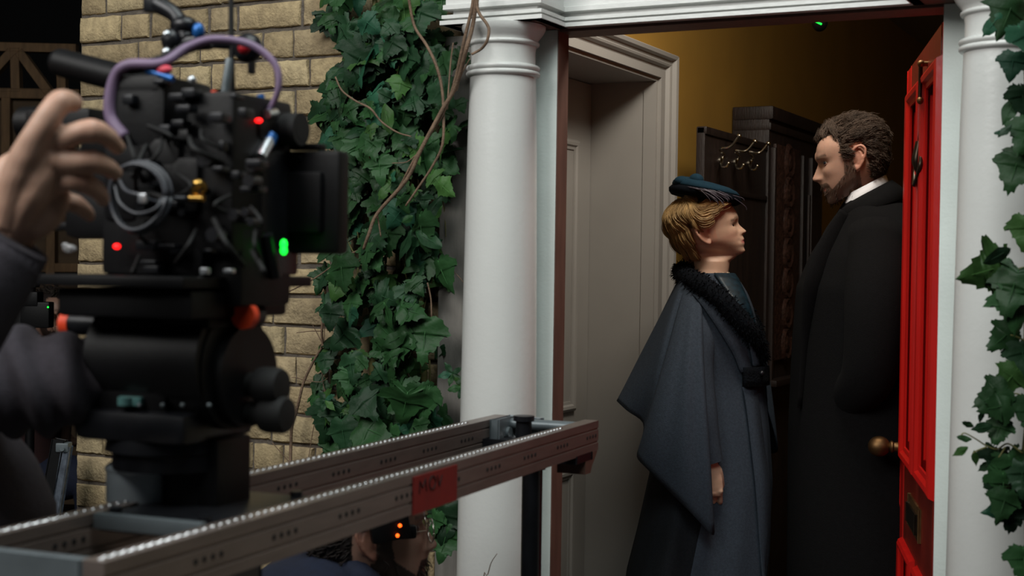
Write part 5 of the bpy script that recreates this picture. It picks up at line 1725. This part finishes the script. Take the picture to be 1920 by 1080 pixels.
ZR = 2.62
ivy2 = thing('climbing_ivy', V((at(1940, 900, ZR).x, at(1940, 900, ZR).y, -.16)), 'ivy sprays hanging in front of the column by the red door', 'ivy')
C = CB()
RL = [(1902, 8, .075, 20, 3), (1908, 62, .07, -30, 3), (1878, 38, .05, 40, 1), (1902, 112, .048, 10, 3), (1914, 175, .055, -10, 3), (1905, 196, .05, 30, 1), (1897, 248, .028, 50, 1), (1903, 272, .028, -40, 1), (1890, 262, .022, 90, 1), (1912, 300, .068, 15, 3),
      (1895, 480, .05, 60, 1), (1885, 512, .085, 75, 5), (1910, 520, .08, 20, 5), (1905, 560, .07, 0, 5), (1900, 630, .055, 50, 3), (1912, 655, .06, -10, 3), (1908, 705, .055, 40, 3), (1888, 742, .06, 60, 3), (1895, 772, .055, 80, 3),
      (1878, 800, .045, 20, 3), (1862, 812, .035, 80, 1), (1836, 806, .024, -160, 1), (1826, 814, .022, 110, 1), (1822, 838, .026, 100, 1), (1815, 852, .028, 60, 1), (1826, 858, .026, -10, 1), (1872, 858, .05, 10, 5), (1890, 866, .06, -20, 5), (1880, 900, .055, 0, 5), (1896, 915, .065, 10, 5), (1905, 945, .06, 15, 3), (1888, 935, .055, 20, 3), (1900, 968, .055, 85, 1), (1915, 880, .06, 0, 3), (1862, 880, .03, 60, 1), (1918, 1040, .06, 0, 3), (1925, 420, .06, 0, 3), (1930, 240, .06, 20, 3), (1935, 760, .07, 0, 3)]
for px, py, sz, ang, lb in RL:
    a = R(ang)
    tip = -UP * math.cos(a) - HR * math.sin(a) - HA * rd.uniform(.0, .35)
    leaf(C, at(px, py - 14, ZR + rd.uniform(-.03, .03)), tip, (-HA + UP * rd.uniform(-.1, .6) + HR * rd.uniform(-.4, .4)), sz * 1.08, lb, tuple(c * .7 for c in leaf_rgb(rd)), rd)
obj('foliage', C.bm, LEAF, ivy2, sharp=180)
bm = NB()
tube(bm, [at(x, y, ZR + .02) for x, y in ((1935, -60), (1922, 60), (1924, 180), (1930, 300), (1928, 480), (1922, 640), (1924, 780), (1915, 880), (1912, 960), (1925, 1060))] + [V((at(1940, 900, ZR).x, at(1940, 900, ZR).y, -.15))], .0032, 7, 5)
for path in (((1918, 850), (1890, 832), (1870, 842), (1850, 836), (1828, 822), (1808, 812), (1800, 820)), ((1850, 838), (1832, 845), (1824, 850)), ((1924, 80), (1915, 76), (1905, 70)), ((1925, 500), (1905, 505), (1890, 510)), ((1924, 640), (1908, 632), (1895, 628)), ((1922, 745), (1905, 738), (1890, 742)), ((1885, 838), (1878, 850), (1872, 858)), ((1928, 260), (1912, 262), (1897, 262))):
    tube(bm, [at(x, y, ZR) for x, y in path], [.0018, .0012], 6, 5)
obj('stem', bm, STEMG, ivy2, sharp=180)

# ================================================================== FAR END OF THE STUDIO
bm = NB(); box(bm, at(-200, 400, 13), (16, .1, 9), basis(HR, HA, UP)); struct('wall_studio', bm, DARKM, smooth=False)
ZF = 7.4
fl = thing('scenery_flat', V((at(40, 500, ZF).x, at(40, 500, ZF).y, -.16)), 'back of a timber framed plywood scenery flat standing in the dark studio', 'scenery flat')
BF = basis(HR, HA, UP)
def fbar(nm, x0, y0, x1, y1, th=.045):
    a, b = at(x0, y0, ZF), at(x1, y1, ZF)
    d = (b - a)
    bm = NB(); ux = d.normalized(); uz = HA; uy = ux.cross(uz)
    box(bm, (a + b) / 2, (d.length, th, .05), basis(ux, uy, uz), .003)
    obj(nm, bm, TIMB, fl)
for nm, x0, y0, x1, y1 in (('rail', -420, 78, 145, 92), ('rail', -420, 168, 150, 178), ('rail', -420, 690, 150, 695), ('stile', 30, 92, 32, 172), ('stile', 14, 172, 10, 1000), ('stile', 98, 178, 96, 1000), ('stile', -420, 78, -425, 1000), ('stile', 116, 96, 118, 176), ('brace', 38, 98, 92, 172), ('brace', 24, 98, -40, 168), ('rail', -420, 500, 150, 502)):
    fbar(nm, x0, y0, x1, y1)
a, b = at(-420, 176, ZF + .04), at(152, 1060, ZF + .04)
bm = NB(); box(bm, V(((a.x + b.x) / 2, (a.y + b.y) / 2, (a.z - .16) / 2)), ((b - a).dot(HR), .012, a.z + .16), BF); obj('plywood_panel', bm, PLY, fl, smooth=False)
# dim seated person, hand at the face
ZP = 5.9
def U_(px, py, d=0.): return at(px, py, ZP - d)
sit = thing('person', V((U_(60, 900).x, U_(60, 900).y, -.16)), 'dim figure in maroon top with a hand raised to the face, in the dark studio', 'person')
MS_ = Matrix.Translation(U_(98, 596)) @ basis((HR * .85 - HA * .5).normalized(), UP.cross((HR * .85 - HA * .5).normalized()), UP).to_4x4()
bm = NB()
head_mesh(bm, MS_, PM, [(U_(92, 628), .055, .055), (U_(88, 645), .06, .07), (U_(82, 660), .1, .17), (U_(76, 720), .12, .18), (U_(72, 840), .12, .16), (U_(72, 900), .1, .14)], HR, HA)
limb(bm, [U_(70, 675, .17), U_(85, 775, .25), U_(120, 655, .2), U_(122, 645, .16)], [.055, .04, .03, .026]); limb(bm, [U_(70, 675, -.17), U_(90, 790, -.2), U_(130, 830, -.1)], [.055, .04, .03])
hand(bm, Matrix.Translation(U_(121, 648, .17)) @ basis(UP, -HR, HA).to_4x4(), 1, curl=.6); hand(bm, Matrix.Translation(U_(130, 830, -.1)) @ basis(HR, HA, UP).to_4x4(), 1, curl=.6)
sb = obj('body', bm, SKIN, sit, sharp=180); color_verts(sb, mcol_factory(inv_zone(MS_), (.3, .17, .12), (.02, .012, .01)))
grow(sb, inv_zone(MS_), hair_zone, MS_, 500, .03, .004, (.02, .014, .01), hdir, .3, 3, m=HAIRD, parent=sit)
stp = Wrap([(640, 72, 106, .07, 0), (662, 38, 126, .17, 0), (700, 28, 132, .2, 0), (840, 26, 124, .18, 0), (920, 20, 130, .18, 0)], ZP, 40)
obj('top', stp.mesh(list(range(640, 921, 10))), MAROON, sit, sharp=180)
bm = NB(); limb(bm, [U_(66, 680, .17), U_(85, 775, .25), U_(116, 670, .21)], [.075, .06, .045]); obj('sleeve', bm, MAROON, sit, sharp=180)
bm = NB(); limb(bm, [U_(70, 900, .1), U_(170, 910, .12), U_(172, 1080, .1), U_(172, 1215, .1)], [.1, .08, .07, .06]); obj('trouser_leg', bm, NAVY, sit, sharp=180)
bm = NB(); limb(bm, [U_(70, 900, -.1), U_(170, 910, -.12), U_(172, 1080, -.1), U_(172, 1215, -.1)], [.1, .08, .07, .06]); obj('trouser_leg', bm, NAVY, sit, sharp=180)
cs = V((U_(66, 960).x, U_(66, 960).y, -.16))
seat = thing('flight_case', cs, 'black equipment case that the dim seated figure sits on', 'case')
zs_ = U_(66, 960).z
bm = NB(); box(bm, V((cs.x, cs.y, (zs_ - .16) / 2)), (.5, .42, zs_ + .16), BF, .012); obj('shell', bm, BLACK, seat)
bm = NB(); box(bm, V((cs.x, cs.y, (zs_ - .16) / 2 + .08)), (.51, .43, .03), BF, .003); obj('edge_strip', bm, GREYM, seat)
ZE = 5.0
E_ = lambda px, py, d=0.: at(px, py, ZE - d)
es = thing('equipment_stand', V((E_(58, 800).x, E_(58, 800).y, -.16)), 'black equipment stand with a receiver box and tiny green light in the dark studio', 'stand')
bm = NB(); g0 = E_(58, 560); cyl(bm, V((g0.x, g0.y, -.14)), V((g0.x, g0.y, E_(58, 500).z)), .016); obj('pole', bm, BLACK, es)
bm = NB(); box(bm, E_(58, 520), (.05, .05, .07), BF, .006); box(bm, E_(52, 560), (.09, .07, .05), BF, .006); obj('clamp', bm, BLACK, es)
bm = NB(); box(bm, E_(70, 590), (.1, .06, .09), BF, .006); box(bm, E_(40, 610), (.07, .05, .16), BF, .006); rb = obj('receiver_box', bm, BLACK, es)
bm = NB(); ball(bm, E_(90, 576, .035), .0032, None, 10); obj('indicator_light', bm, LEDG, es)
for k in range(3):
    a = 2 * math.pi * k / 3 + .6
    bm = NB(); tube(bm, [V((g0.x, g0.y, .35)), V((g0.x + .4 * math.cos(a), g0.y + .4 * math.sin(a), -.15))], .012, 8, 2); obj('leg', bm, BLACK, es)
ZL = 3.95
A_ = lambda px, py, d=0.: at(px, py, ZL - d)
top, bot = A_(126, 838), A_(104, 975)
dd = (bot - top).normalized()
g1 = top + dd * ((-.155 - top.z) / dd.z)
ls = thing('folding_ladder', V((g1.x, g1.y, -.16)), 'folded aluminium and black ladder rail leaning beside the end of the brick wall', 'ladder')
ux = dd.cross(HA).normalized()
BL = basis(ux, HA, dd)
bm = NB(); box(bm, (top + g1) / 2, (.018, .03, (g1 - top).length), BL, .003); obj('rail', bm, mat('ladder_alu', (140, 150, 165), .35, .85, var=.3, scale=60), ls)
bm = NB(); t2 = A_(112, 826); g2 = t2 + dd * ((-.155 - t2.z) / dd.z); g2 = g2 - HR * .03; box(bm, (t2 + g2) / 2, (.03, .03, (g2 - t2).length), basis((g2 - t2).normalized().cross(HA).normalized(), HA, (g2 - t2).normalized()), .003); obj('rail', bm, BLACK, ls)
bm = NB(); box(bm, A_(120, 838), (.035, .04, .025), BF, .004); cyl(bm, A_(116, 842, .03), A_(116, 842, -.02), .006); obj('hinge', bm, GREYM, ls)
for k in range(1, 5):
    q = top.lerp(g1, k / 5); q2 = t2.lerp(g2, k / 5)
    bm = NB(); cyl(bm, q, q2, .008); obj('rung', bm, GREYM, ls)
